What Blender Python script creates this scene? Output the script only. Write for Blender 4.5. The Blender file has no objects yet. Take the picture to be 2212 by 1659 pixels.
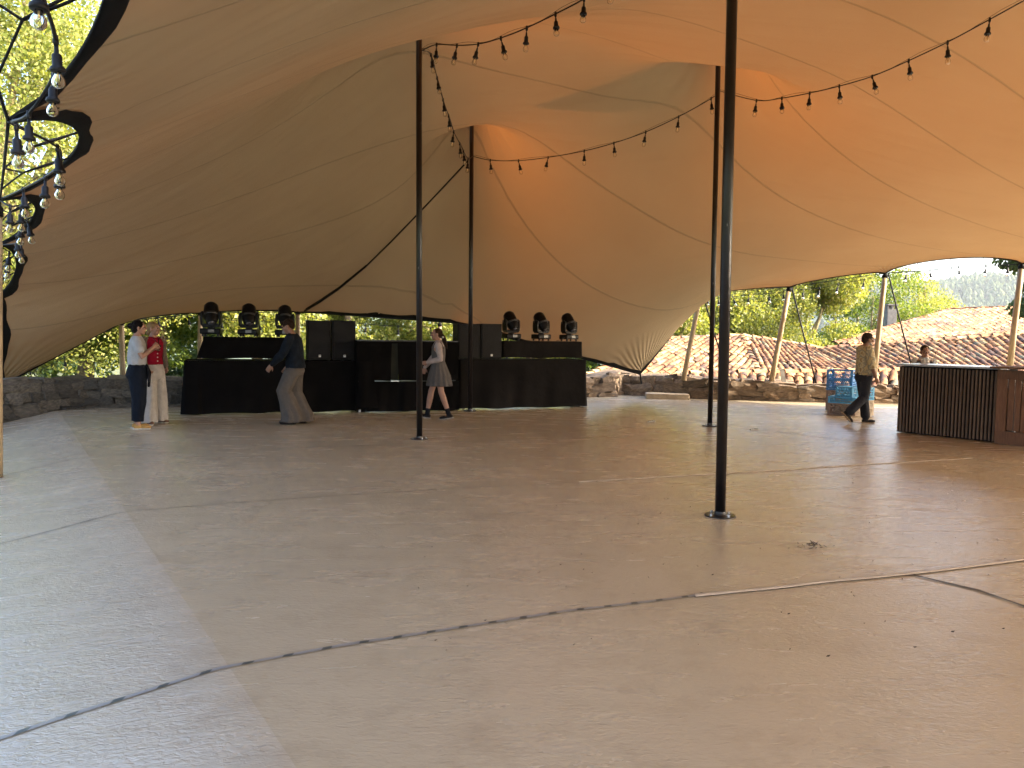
import bpy, bmesh, math, random
import numpy as np
from mathutils import Vector, Matrix, Euler, noise
from mathutils.geometry import delaunay_2d_cdt
R = math.radians
scene = bpy.context.scene
COL = scene.collection

# ------------------------------------------------------------ camera, sky, sun, exposure
F = 1660.0                                    # focal length in units of a 2212 x 1659 picture
CAM = Vector((0.0, 0.0, 1.5))
CROT = Matrix.Rotation(R(90 - 3.6), 3, 'X') @ Matrix.Rotation(R(0.8), 3, 'Z')
cd = bpy.data.cameras.new('camera'); cam = bpy.data.objects.new('camera', cd); COL.objects.link(cam)
cam.matrix_world = Matrix.Translation(CAM) @ CROT.to_4x4()
cd.sensor_width = 36; cd.lens = 36 * F / 2212; cd.clip_start = 0.05; cd.clip_end = 9000
scene.camera = cam
SUN_EL, SUN_AZ = R(27), R(96)                 # azimuth measured from +Y (view direction) clockwise towards +X
w = bpy.data.worlds.new('World'); scene.world = w; w.use_nodes = True
nt = w.node_tree; bg = nt.nodes['Background']
sky = nt.nodes.new('ShaderNodeTexSky'); sky.sky_type = 'NISHITA'; sky.sun_disc = False
sky.sun_elevation = SUN_EL; sky.sun_rotation = SUN_AZ; sky.dust_density = 3.5; sky.ozone_density = .5; sky.air_density = .8
nt.links.new(sky.outputs[0], bg.inputs[0]); bg.inputs[1].default_value = 0.15
sl = bpy.data.lights.new('sun', 'SUN'); sl.energy = 3.3; sl.angle = R(0.5); sl.color = (1.0, 0.86, 0.66)
sun = bpy.data.objects.new('sun', sl); COL.objects.link(sun)
SDIR = Vector((math.sin(SUN_AZ) * math.cos(SUN_EL), math.cos(SUN_AZ) * math.cos(SUN_EL), math.sin(SUN_EL)))
sun.rotation_euler = SDIR.to_track_quat('Z', 'Y').to_euler()
scene.view_settings.view_transform = 'Standard'; scene.view_settings.look = 'None'
scene.view_settings.gamma = 1; scene.view_settings.use_curve_mapping = False
scene.view_settings.exposure = 2.78
scene.render.engine = 'CYCLES'
scene.cycles.max_bounces = 10; scene.cycles.diffuse_bounces = 5; scene.cycles.glossy_bounces = 4
scene.cycles.transmission_bounces = 6; scene.cycles.transparent_max_bounces = 8
scene.cycles.use_denoising = True; scene.cycles.sample_clamp_indirect = 8

rng = random.Random(7); nrg = np.random.default_rng(11)

# ------------------------------------------------------------ placing helpers
def ray(px, py):
    return (CROT @ Vector(((px - 1106) / F, -(py - 829.5) / F, -1.0))).normalized()
def at(px, py, Y):                            # the point seen at a pixel, at distance Y down the view axis
    d = ray(px, py); return CAM + d * (Y / d.y)
FOLD_A = None
def floor_z(x, y):
    return 0.0
def fl(px, py, z=None):
    d = ray(px, py); t = 1.0; f = lambda t: (CAM + d * t).z - floor_z(*(CAM + d * t).xy)
    while t < 60 and f(t) > 0: t += .2
    a, b = t - .2, t
    for _ in range(14):
        m = (a + b) / 2
        if f(m) > 0: a = m
        else: b = m
    return CAM + d * b
def flat(px, py, z=0.0):
    d = ray(px, py); return CAM + d * ((z - CAM.z) / d.z)
def proj(p):
    q = CROT.transposed() @ (Vector(p) - CAM)
    return (1106 + F * q.x / -q.z, 829.5 - F * q.y / -q.z)
# the floor cloth: flat, with a ramp falling away left of a fold and two very slight folds further right
FA, FB = flat(125, 885), flat(640, 1659)
FN = Vector((-(FB - FA).y, (FB - FA).x, 0)).normalized()
GA, GB = flat(1100, 1010), flat(1567, 1137); GN = Vector((-(GB - GA).y, (GB - GA).x, 0)).normalized()   # a long low crease in the cloth
if FN.x > 0: FN = -FN                         # points to the left, down the ramp
def floor_z(x, y):
    s = (x - FA.x) * FN.x + (y - FA.y) * FN.y
    t = max(0.0, s)
    z = -0.17 * (t - 0.05 * (1 - math.exp(-t / 0.05)))
    z += 0.009 * math.exp(-abs((x - GA.x) * GN.x + (y - GA.y) * GN.y) / .45)
    z += 0.006 * noise.noise(Vector((x * .5, y * .5, 0))) + 0.0025 * noise.noise(Vector((x * 1.7, y * 1.7, 3)))
    return z

# ------------------------------------------------------------ object helpers
def tag(o, label=None, cat=None, group=None, kind=None):
    if label: o['label'] = label
    if cat: o['category'] = cat
    if group: o['group'] = group
    if kind: o['kind'] = kind
    return o
def empty(name, loc=(0, 0, 0), rz=0.0, **k):
    o = bpy.data.objects.new(name, None); COL.objects.link(o); o.location = loc; o.rotation_euler = (0, 0, rz)
    o.empty_display_size = .1
    return tag(o, **k)
def link_mesh(name, me, mat=None, parent=None, **k):
    o = bpy.data.objects.new(name, me); COL.objects.link(o)
    if mat is not None and len(me.materials) == 0: me.materials.append(mat)
    if parent: o.parent = parent
    return tag(o, **k)
def np_mesh(name, V, Fs, smooth=True, nper=None):
    V = np.asarray(V, dtype=np.float32); me = bpy.data.meshes.new(name)
    Fs = np.asarray(Fs, dtype=np.int32); n, k = Fs.shape
    me.vertices.add(len(V)); me.vertices.foreach_set('co', V.ravel())
    me.loops.add(n * k); me.loops.foreach_set('vertex_index', Fs.ravel())
    me.polygons.add(n); me.polygons.foreach_set('loop_start', np.arange(0, n * k, k, dtype=np.int32))
    me.polygons.foreach_set('use_smooth', np.full(n, smooth)); me.update(calc_edges=True)
    return me
class MB:
    def __init__(s): s.v = []; s.f = []; s.m = []
    def add(s, v, f, m=0):
        o = len(s.v); s.v += [tuple(p) for p in v]; s.f += [tuple(i + o for i in q) for q in f]; s.m += [m] * len(f); return s
    def box(s, c, d, rot=None, m=0, taper=(1, 1)):
        cx, cy, cz = c; dx, dy, dz = d[0] / 2, d[1] / 2, d[2] / 2; v = []
        for z in (-dz, dz):
            tx, ty = (1, 1) if z < 0 else taper
            for x, y in ((-1, -1), (1, -1), (1, 1), (-1, 1)):
                p = Vector((x * dx * tx, y * dy * ty, z))
                if rot is not None: p = rot @ p
                v.append((cx + p.x, cy + p.y, cz + p.z))
        return s.add(v, [(0, 3, 2, 1), (4, 5, 6, 7), (0, 1, 5, 4), (1, 2, 6, 5), (2, 3, 7, 6), (3, 0, 4, 7)], m)
    def tube(s, pts, rad, n=8, m=0, caps=True):
        pts = [Vector(p) for p in pts]; k = len(pts); rad = rad if hasattr(rad, '__len__') else [rad] * k
        v = []; up = None
        for i, p in enumerate(pts):
            t = (pts[min(i + 1, k - 1)] - pts[max(i - 1, 0)])
            t = t.normalized() if t.length > 1e-9 else Vector((0, 0, 1))
            if up is None: up = Vector((0, 0, 1)) if abs(t.z) < .9 else Vector((1, 0, 0))
            a = t.cross(up).normalized(); b = a.cross(t).normalized(); up = b
            for j in range(n):
                an = 2 * math.pi * j / n; v.append(p + a * math.cos(an) * rad[i] + b * math.sin(an) * rad[i])
        f = [(i * n + j, i * n + (j + 1) % n, (i + 1) * n + (j + 1) % n, (i + 1) * n + j) for i in range(k - 1) for j in range(n)]
        if caps: f += [tuple(reversed(range(n))), tuple((k - 1) * n + j for j in range(n))]
        return s.add(v, f, m)
    def lathe(s, prof, n=12, org=(0, 0, 0), axis=None, m=0):
        Mx = Vector(axis).normalized().to_track_quat('Z', 'Y').to_matrix() if axis is not None else Matrix.Identity(3)
        v = []; o = Vector(org)
        for r, z in prof:
            for j in range(n):
                an = 2 * math.pi * j / n; v.append(o + Mx @ Vector((r * math.cos(an), r * math.sin(an), z)))
        k = len(prof)
        f = [(i * n + j, i * n + (j + 1) % n, (i + 1) * n + (j + 1) % n, (i + 1) * n + j) for i in range(k - 1) for j in range(n)]
        f += [tuple(reversed(range(n))), tuple((k - 1) * n + j for j in range(n))]
        return s.add(v, f, m)
    def mesh(s, name, smooth=False, bevel=0):
        me = bpy.data.meshes.new(name); me.from_pydata(s.v, [], s.f)
        if smooth: me.polygons.foreach_set('use_smooth', [True] * len(s.f))
        if any(s.m): me.polygons.foreach_set('material_index', s.m)
        me.update()
        if bevel:
            b = bmesh.new(); b.from_mesh(me)
            bmesh.ops.bevel(b, geom=[e for e in b.edges if len(e.link_faces) == 2 and e.calc_face_angle(0) > .6], offset=bevel, segments=2, affect='EDGES', profile=.6)
            b.to_mesh(me); b.free()
        return me
    def build(s, name, mat, parent=None, smooth=False, bevel=0, **k):
        me = s.mesh(name, smooth, bevel)
        for mm in (mat if isinstance(mat, (list, tuple)) else [mat]): me.materials.append(mm)
        return link_mesh(name, me, None, parent, **k)
def copy_tree(o, parent=None):
    c = o.copy(); COL.objects.link(c)
    if parent: c.parent = parent
    for ch in list(o.children): copy_tree(ch, c)
    return c

# ------------------------------------------------------------ materials
def material(name): 
    m = bpy.data.materials.new(name); m.use_nodes = True; nt = m.node_tree
    return m, nt, nt.nodes['Principled BSDF'], nt.nodes['Material Output']
def node(nt, t, **k):
    n = nt.nodes.new(t)
    for a, b in k.items():
        if a.startswith('i_'): n.inputs[a[2:].replace('_', ' ')].default_value = b
        else: setattr(n, a, b)
    return n
def ramp(nt, src, stops):
    r = nt.nodes.new('ShaderNodeValToRGB'); cr = r.color_ramp
    while len(cr.elements) < len(stops): cr.elements.new(.5)
    for e, (p, c) in zip(cr.elements, stops): e.position = p; e.color = (*c, 1) if len(c) == 3 else c
    nt.links.new(src, r.inputs[0]); return r
def simple(name, col, rough=.6, metal=0, var=.25, scale=6, bump=0, bscale=60, spec=.5, coord='Object', per_obj=0.0):
    m, nt, p, o = material(name); L = nt.links
    tc = node(nt, 'ShaderNodeTexCoord'); n1 = node(nt, 'ShaderNodeTexNoise'); n1.inputs['Scale'].default_value = scale; n1.inputs['Detail'].default_value = 5
    L.new(tc.outputs[coord], n1.inputs[0])
    a = tuple(c * (1 - var) for c in col); b = tuple(min(1, c * (1 + var)) for c in col)
    r = ramp(nt, n1.outputs[0], [(.3, a), (.7, b)]); out = r.outputs[0]
    if per_obj:
        oi = node(nt, 'ShaderNodeObjectInfo'); hs = node(nt, 'ShaderNodeHueSaturation')
        mr = node(nt, 'ShaderNodeMapRange'); mr.inputs['To Min'].default_value = 1 - per_obj; mr.inputs['To Max'].default_value = 1 + per_obj
        L.new(oi.outputs['Random'], mr.inputs[0]); L.new(mr.outputs[0], hs.inputs['Value']); L.new(out, hs.inputs['Color']); out = hs.outputs[0]
    L.new(out, p.inputs['Base Color'])
    p.inputs['Roughness'].default_value = rough; p.inputs['Metallic'].default_value = metal; p.inputs['Specular IOR Level'].default_value = spec
    if bump:
        n2 = node(nt, 'ShaderNodeTexNoise'); n2.inputs['Scale'].default_value = bscale; n2.inputs['Detail'].default_value = 4; L.new(tc.outputs[coord], n2.inputs[0])
        bp = node(nt, 'ShaderNodeBump'); bp.inputs['Strength'].default_value = bump; bp.inputs['Distance'].default_value = .02
        L.new(n2.outputs[0], bp.inputs['Height']); L.new(bp.outputs[0], p.inputs['Normal'])
    return m
HAZE = True
# ------------------------------------------------------------ the stretch tent
SOFT = '''
lip = [at(860, 100, 10.3), at(905, 90, 10.15), at(1000, 68, 9.7), at(1100, 44, 9.2), at(1200, 15, 8.7), at(1300, -4, 8.2), at(1400,-22,7.7)]
soft_line(lip, 7)
soft_line([at(950, 300, 14.4), at(985, 294, 14.4), at(1022, 291, 14.4), at(1065, 297, 14.5)], 9)
soft_line([at(1440, 158, 12.3), at(1495, 157, 12.3), at(1545, 159, 12.3), at(1605, 170, 12.35), at(1650, 185, 12.4)], 9)
soft_line([at(70,790,13.9),at(150, 756, 14.2), at(230, 718, 14.6), at(300, 690, 14.9)], .8)
ridge = [(-1.2,11.0,6.4),(0.0,11.3,6.35),(1.2,11.8,6.4),(2.4,12.5,6.55),(3.3,13.1,6.75)]
soft_line(ridge, .5)
soft_line([(1.6,9.6,6.2),(1.7,8.4,6.2),(1.8,7.2,6.25)], .4)
'''
# anchors along the edge: x, y, z, then for the edge to the NEXT anchor: inward bulge (m) and rise (m)
P1 = Vector((-1.31, 10.9, 0)); P2 = Vector((-.82, 15.1, 0)); P3 = Vector((1.77, 6.4, 0)); P4 = Vector((3.4, 13.1, 0)); P5 = Vector((6.3, 7.6, 0))
E1 = at(1512, 637, 19.3); E2 = at(1705, 620, 19.4); E3 = at(1912, 590, 19.0); E4 = at(2207, 570, 18.0)
RC = at(1383, 808, 18.75)
B1 = at(985, 698, 17.4); B2 = at(643, 674, 16.5); B3 = at(433, 676, 16.0); B4 = at(262, 697, 15.7)
LC = at(-14, 842, 14.7)
A1 = at(18, 262, 5.1); A2 = at(0, 432, 8.1); A3 = at(-6, 530, 10.2); A4 = at(-8, 640, 12.6)
A0 = Vector((-1.75, 2.2, 3.25))
ANCH = [
 (A0, .60, .36), (A1, .56, .28), (A2, .38, .2), (A3, .25, .12), (A4, .1, .1), (LC, .1, .0),
 (B4, .1, .05), (B3, .12, .04), (B2, .15, .02), (B1, .2, -.02),
 (RC, .25, .1), (E1, .15, .04), (E2, .2, .08), (E3, .3, .22), (E4, .3, .2),
 (Vector((15.2, 16.4, 3.2)), .3, .2), (Vector((16.5, 12.5, 3.1)), .3, .2), (Vector((16.5, 8, 3.1)), .3, .2), (Vector((15, 3, 3.1)), .3, .2),
 (Vector((12.5, -1, 3.1)), .3, .2), (Vector((8.5, -3.6, 3.1)), .3, .2), (Vector((4, -4.2, 3.1)), .3, .2), (Vector((.2, -3.0, 3.1)), .3, .2), (Vector((-1.3, -.4, 3.2)), .3, .2)]
CEN = Vector((4, 8, 0))
edge_pts = []; edge_seg = []
for i, (a, bulge, rise) in enumerate(ANCH):
    b = ANCH[(i + 1) % len(ANCH)][0]; d = b - a; nrm = Vector((-d.y, d.x, 0)).normalized()
    if nrm.dot(CEN - (a + b) / 2) < 0: nrm = -nrm
    n = max(4, int(d.length / .16))
    for k in range(n):
        t = k / n; s = (4 * t * (1 - t)) ** .62
        edge_pts.append(a + d * t + nrm * (bulge * s) + Vector((0, 0, rise * s))); edge_seg.append(i)
EP = np.array([tuple(p) for p in edge_pts])
def inside(px, py, poly):
    x1, y1 = poly[:, 0], poly[:, 1]; x2, y2 = np.roll(x1, -1), np.roll(y1, -1)
    c = (y1[None] > py[:, None]) != (y2[None] > py[:, None])
    xi = (x2 - x1)[None] * (py[:, None] - y1[None]) / ((y2 - y1)[None] + 1e-12) + x1[None]
    return (np.sum(c & (px[:, None] < xi), axis=1) % 2) == 1
H = .27
gx, gy = np.meshgrid(np.arange(-11, 18, H), np.arange(-6, 21, H * .866)); gx = gx + (np.arange(gx.shape[0]) % 2)[:, None] * H / 2
gx, gy = gx.ravel(), gy.ravel(); ins = inside(gx, gy, EP); gx, gy = gx[ins], gy[ins]
dmin = np.min((gx[:, None] - EP[None, :, 0]) ** 2 + (gy[:, None] - EP[None, :, 1]) ** 2, axis=1)
kp = dmin > .012; gx, gy = gx[kp], gy[kp]
NB = len(EP)
coords = [Vector((p[0], p[1])) for p in EP] + [Vector((a, b)) for a, b in zip(gx, gy)]
POLE_TOPS = [(P1, 6.6, (-.05, 0)), (P2, 6.3, (-.03, 0)), (P3, 6.3, (-.05, 0)), (P4, 6.9, (-.05, 0)), (P5, 6.3, (0, 0))]
extra = []
tops = []
for P, z, off in POLE_TOPS:
    for r, dz in ((0, 0), (.07, -.01), (.13, -.05)):
        for k in range(1 if r == 0 else 6):
            an = k * math.pi / 3; tops.append((P.x + off[0] + r * math.cos(an), P.y + off[1] + r * math.sin(an), z + dz))
tops += [(x, y, z) for x, y, z in EXTRA] if 'EXTRA' in globals() else [(x, y, z) for x, y, z in extra]
kk = np.ones(len(gx), bool)
for x, y, z in tops: kk &= ((gx - x) ** 2 + (gy - y) ** 2) > .012
coords = [Vector((p[0], p[1])) for p in EP] + [Vector((x, y)) for x, y, z in tops] + [Vector((a, b)) for a, b in zip(gx[kk], gy[kk])]
res = delaunay_2d_cdt(coords, [(i, (i + 1) % NB) for i in range(NB)], [], 1, 1e-5)
VXY = np.array([tuple(v) for v in res[0]]); TR = np.array([tuple(f) for f in res[2]])
src = res[3]; NV = len(VXY)
fixed = np.zeros(NV, bool); Z = np.full(NV, 4.5)
for i, s in enumerate(src):
    for j in s:
        if j < NB: fixed[i] = True; Z[i] = EP[j, 2]; break
        elif j < NB + len(tops): fixed[i] = True; Z[i] = tops[j - NB][2]; break
E = np.vstack([TR[:, [0, 1]], TR[:, [1, 2]], TR[:, [2, 0]]]); E = np.unique(np.sort(E, axis=1), axis=0)
deg = np.bincount(E.ravel(), minlength=NV).astype(float)
def lap(z):
    d = z[E[:, 0]] - z[E[:, 1]]
    return np.bincount(E[:, 0], d, NV) - np.bincount(E[:, 1], d, NV)
BEND = 1.4
edge_fix = np.zeros(NV, bool)
for i, s in enumerate(src):
    if any(j < NB for j in s): edge_fix[i] = True
free = ~fixed
KS = np.zeros(NV); KT = np.zeros(NV)
def soft_line(pts, k, step=.22):
    for a, b_ in zip(pts[:-1], pts[1:]):
        n = max(1, int((Vector(a) - Vector(b_)).length / step))
        for i in range(n + 1):
            q = Vector(a).lerp(Vector(b_), i / n); j = int(np.argmin((VXY[:, 0] - q.x) ** 2 + (VXY[:, 1] - q.y) ** 2))
            if KS[j] == 0 and not fixed[j]: KS[j] = k; KT[j] = q.z
exec(SOFT) if 'SOFT' in globals() else None
def op(z):
    l = lap(z); return l + BEND * lap(l * (~edge_fix)) + KS * z
zf = np.where(fixed, Z, 0.0)
b = (-op(zf) + KS * KT) * free; x = np.where(free, 4.5, 0.0)
r = b - op(x) * free; p = r.copy(); rs = r @ r
for it in range(1500):
    Ap = op(p) * free; al = rs / (p @ Ap); x += al * p; r -= al * Ap; rn = r @ r
    if rn < 1e-8: break
    p = r + rn / rs * p; rs = rn
TZ = np.where(fixed, Z, x)
def tent_z(px, py):
    d = (VXY[:, 0] - px) ** 2 + (VXY[:, 1] - py) ** 2; i = np.argsort(d)[:4]; w_ = 1 / (d[i] + 1e-4)
    return float((TZ[i] * w_).sum() / w_.sum())
# ------------------------------------------------------------ setting materials
FANS = [(RC.x + .1, RC.y + .1, RC.z, 46, 1.4, 6), (LC.x, LC.y, LC.z, 40, 2.2, 3.5), (P1.x, P1.y, 6.3, 17, 1.8, 2), (P2.x, P2.y, 6.0, 19, 2.0, 2), (P4.x, P4.y, 6.5, 17, 2.0, 1.8), (E1.x, E1.y, E1.z, 40, 1.2, 5), (E3.x, E3.y, E3.z, 36, 1.2, 5), (A1.x, A1.y, A1.z, 30, 1.2, 2)]
def fabric_material():
    m, nt, p, o = material('tent_fabric'); L = nt.links
    tc = node(nt, 'ShaderNodeTexCoord')
    nz = node(nt, 'ShaderNodeTexNoise'); nz.inputs['Scale'].default_value = .55; nz.inputs['Detail'].default_value = 4; L.new(tc.outputs['Object'], nz.inputs[0])
    r = ramp(nt, nz.outputs[0], [(.3, (.25, .211, .145)), (.7, (.285, .242, .168))])
    # panel seams: straight lines across the canopy every 1.5 m
    dt = node(nt, 'ShaderNodeVectorMath', operation='DOT_PRODUCT'); dt.inputs[1].default_value = (-.425, .905, 0); L.new(tc.outputs['Object'], dt.inputs[0])
    wob = node(nt, 'ShaderNodeTexNoise'); wob.inputs['Scale'].default_value = .12; L.new(tc.outputs['Object'], wob.inputs[0])
    a = node(nt, 'ShaderNodeMath', operation='MULTIPLY_ADD'); a.inputs[1].default_value = .25; L.new(wob.outputs[0], a.inputs[0]); L.new(dt.outputs['Value'], a.inputs[2])
    b = node(nt, 'ShaderNodeMath', operation='SUBTRACT'); b.inputs[1].default_value = 8.58; L.new(a.outputs[0], b.inputs[0])
    c = node(nt, 'ShaderNodeMath', operation='DIVIDE'); c.inputs[1].default_value = 1.5; L.new(b.outputs[0], c.inputs[0])
    pp = node(nt, 'ShaderNodeMath', operation='PINGPONG'); pp.inputs[1].default_value = .5; L.new(c.outputs[0], pp.inputs[0])
    se = ramp(nt, pp.outputs[0], [(0, (1, 1, 1)), (.0075, (.9, .9, .9)), (.012, (0, 0, 0))])   # doubled cloth, 18 mm either side
    mx = node(nt, 'ShaderNodeMix', data_type='RGBA', blend_type='MULTIPLY'); L.new(se.outputs[0], mx.inputs[0]); L.new(r.outputs[0], mx.inputs[6]); mx.inputs[7].default_value = (.88, .885, .89, 1)
    wv = node(nt, 'ShaderNodeTexNoise'); wv.inputs['Scale'].default_value = 260; L.new(tc.outputs['Object'], wv.inputs[0])
    # long soft tension wrinkles running out of the corners
    mp = node(nt, 'ShaderNodeMapping'); mp.inputs['Rotation'].default_value = (0, 0, -.44); mp.inputs['Scale'].default_value = (.16, 1.5, .7); L.new(tc.outputs['Object'], mp.inputs[0])
    wr = node(nt, 'ShaderNodeTexNoise'); wr.inputs['Scale'].default_value = 1.0; wr.inputs['Detail'].default_value = 2.5; L.new(mp.outputs[0], wr.inputs[0])
    sm = node(nt, 'ShaderNodeMath', operation='MULTIPLY_ADD'); sm.inputs[1].default_value = 38; L.new(wr.outputs[0], sm.inputs[0]); L.new(wv.outputs[0], sm.inputs[2])
    for (cx_, cy_, cz_, k_, R_, amp_) in FANS:      # fine pleats fanning out of corners and pole heads
        sb = node(nt, 'ShaderNodeVectorMath', operation='SUBTRACT'); sb.inputs[1].default_value = (cx_, cy_, cz_); L.new(tc.outputs['Object'], sb.inputs[0])
        sx = node(nt, 'ShaderNodeSeparateXYZ'); L.new(sb.outputs[0], sx.inputs[0]); an = node(nt, 'ShaderNodeMath', operation='ARCTAN2'); L.new(sx.outputs[1], an.inputs[0]); L.new(sx.outputs[0], an.inputs[1])
        mk = node(nt, 'ShaderNodeMath', operation='MULTIPLY_ADD'); mk.inputs[1].default_value = k_; L.new(an.outputs[0], mk.inputs[0]); L.new(wr.outputs[0], mk.inputs[2]); sn = node(nt, 'ShaderNodeMath', operation='SINE'); L.new(mk.outputs[0], sn.inputs[0])
        ln = node(nt, 'ShaderNodeVectorMath', operation='LENGTH'); L.new(sb.outputs[0], ln.inputs[0]); mr_ = node(nt, 'ShaderNodeMapRange'); mr_.inputs['From Min'].default_value = R_ * .25; mr_.inputs['From Max'].default_value = R_; mr_.inputs['To Min'].default_value = amp_; mr_.inputs['To Max'].default_value = 0; L.new(ln.outputs['Value'], mr_.inputs[0])
        pr = node(nt, 'ShaderNodeMath', operation='MULTIPLY_ADD'); L.new(sn.outputs[0], pr.inputs[0]); L.new(mr_.outputs[0], pr.inputs[1]); L.new(sm.outputs[0], pr.inputs[2]); sm = pr
    s2 = node(nt, 'ShaderNodeMath', operation='MULTIPLY_ADD'); s2.inputs[1].default_value = 3; L.new(se.outputs[0], s2.inputs[0]); L.new(sm.outputs[0], s2.inputs[2])
    bp = node(nt, 'ShaderNodeBump'); bp.inputs['Strength'].default_value = .8; bp.inputs['Distance'].default_value = .0035; L.new(s2.outputs[0], bp.inputs['Height'])
    df = node(nt, 'ShaderNodeBsdfDiffuse'); tl = node(nt, 'ShaderNodeBsdfTranslucent'); ad = node(nt, 'ShaderNodeAddShader')
    L.new(mx.outputs[2], df.inputs[0]); L.new(bp.outputs[0], df.inputs['Normal'])
    t2 = node(nt, 'ShaderNodeMix', data_type='RGBA', blend_type='MULTIPLY'); t2.inputs[0].default_value = 1; L.new(se.outputs[0], t2.inputs[0]); t2.inputs[6].default_value = (.036, .0125, .0032, 1); t2.inputs[7].default_value = (.6, .68, .75, 1)
    L.new(t2.outputs[2], tl.inputs[0])
    L.new(df.outputs[0], ad.inputs[0]); L.new(tl.outputs[0], ad.inputs[1]); L.new(ad.outputs[0], o.inputs[0])
    return m
M_FAB = fabric_material()
M_WEB = simple('black_webbing', (.006, .006, .0065), .8, bump=.3, bscale=120, spec=.15)
M_ROPE = simple('black_rope', (.005, .005, .006), .7, spec=.2)
def pole_paint():
    m, nt, p, o = material('black_pole_paint'); L = nt.links; tc = node(nt, 'ShaderNodeTexCoord')
    mp = node(nt, 'ShaderNodeMapping'); mp.inputs['Scale'].default_value = (9, 9, 3); L.new(tc.outputs['Object'], mp.inputs[0])
    n = node(nt, 'ShaderNodeTexNoise'); n.inputs['Scale'].default_value = 2.2; n.inputs['Detail'].default_value = 8; L.new(mp.outputs[0], n.inputs[0])
    r = ramp(nt, n.outputs[0], [(.70, (.006, .0055, .006)), (.72, (.16, .15, .14))]); L.new(r.outputs[0], p.inputs['Base Color'])
    p.inputs['Roughness'].default_value = .33; return m
M_POLE = pole_paint()
def wood(name, a, b, sc=(8, 8, 1.2), rough=.7, bump=.3):
    m, nt, p, o = material(name); L = nt.links; tc = node(nt, 'ShaderNodeTexCoord'); mp = node(nt, 'ShaderNodeMapping'); mp.inputs['Scale'].default_value = sc
    L.new(tc.outputs['Object'], mp.inputs[0]); n = node(nt, 'ShaderNodeTexNoise'); n.inputs['Scale'].default_value = 4; n.inputs['Detail'].default_value = 8; n.inputs['Distortion'].default_value = .6
    oi = node(nt, 'ShaderNodeObjectInfo'); ad = node(nt, 'ShaderNodeVectorMath', operation='ADD'); L.new(mp.outputs[0], ad.inputs[0]); L.new(oi.outputs['Location'], ad.inputs[1]); L.new(ad.outputs[0], n.inputs[0])
    r = ramp(nt, n.outputs[0], [(.3, a), (.7, b)]); hs = node(nt, 'ShaderNodeHueSaturation'); mr = node(nt, 'ShaderNodeMapRange'); mr.inputs['To Min'].default_value = .75; mr.inputs['To Max'].default_value = 1.25
    L.new(oi.outputs['Random'], mr.inputs[0]); L.new(mr.outputs[0], hs.inputs['Value']); L.new(r.outputs[0], hs.inputs['Color']); L.new(hs.outputs[0], p.inputs['Base Color']); p.inputs['Roughness'].default_value = rough
    bp = node(nt, 'ShaderNodeBump'); bp.inputs['Strength'].default_value = bump; bp.inputs['Distance'].default_value = .01; L.new(n.outputs[0], bp.inputs['Height']); L.new(bp.outputs[0], p.inputs['Normal']); return m
M_LOG = wood('pine_pole', (.21, .15, .08), (.33, .25, .145))
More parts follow.
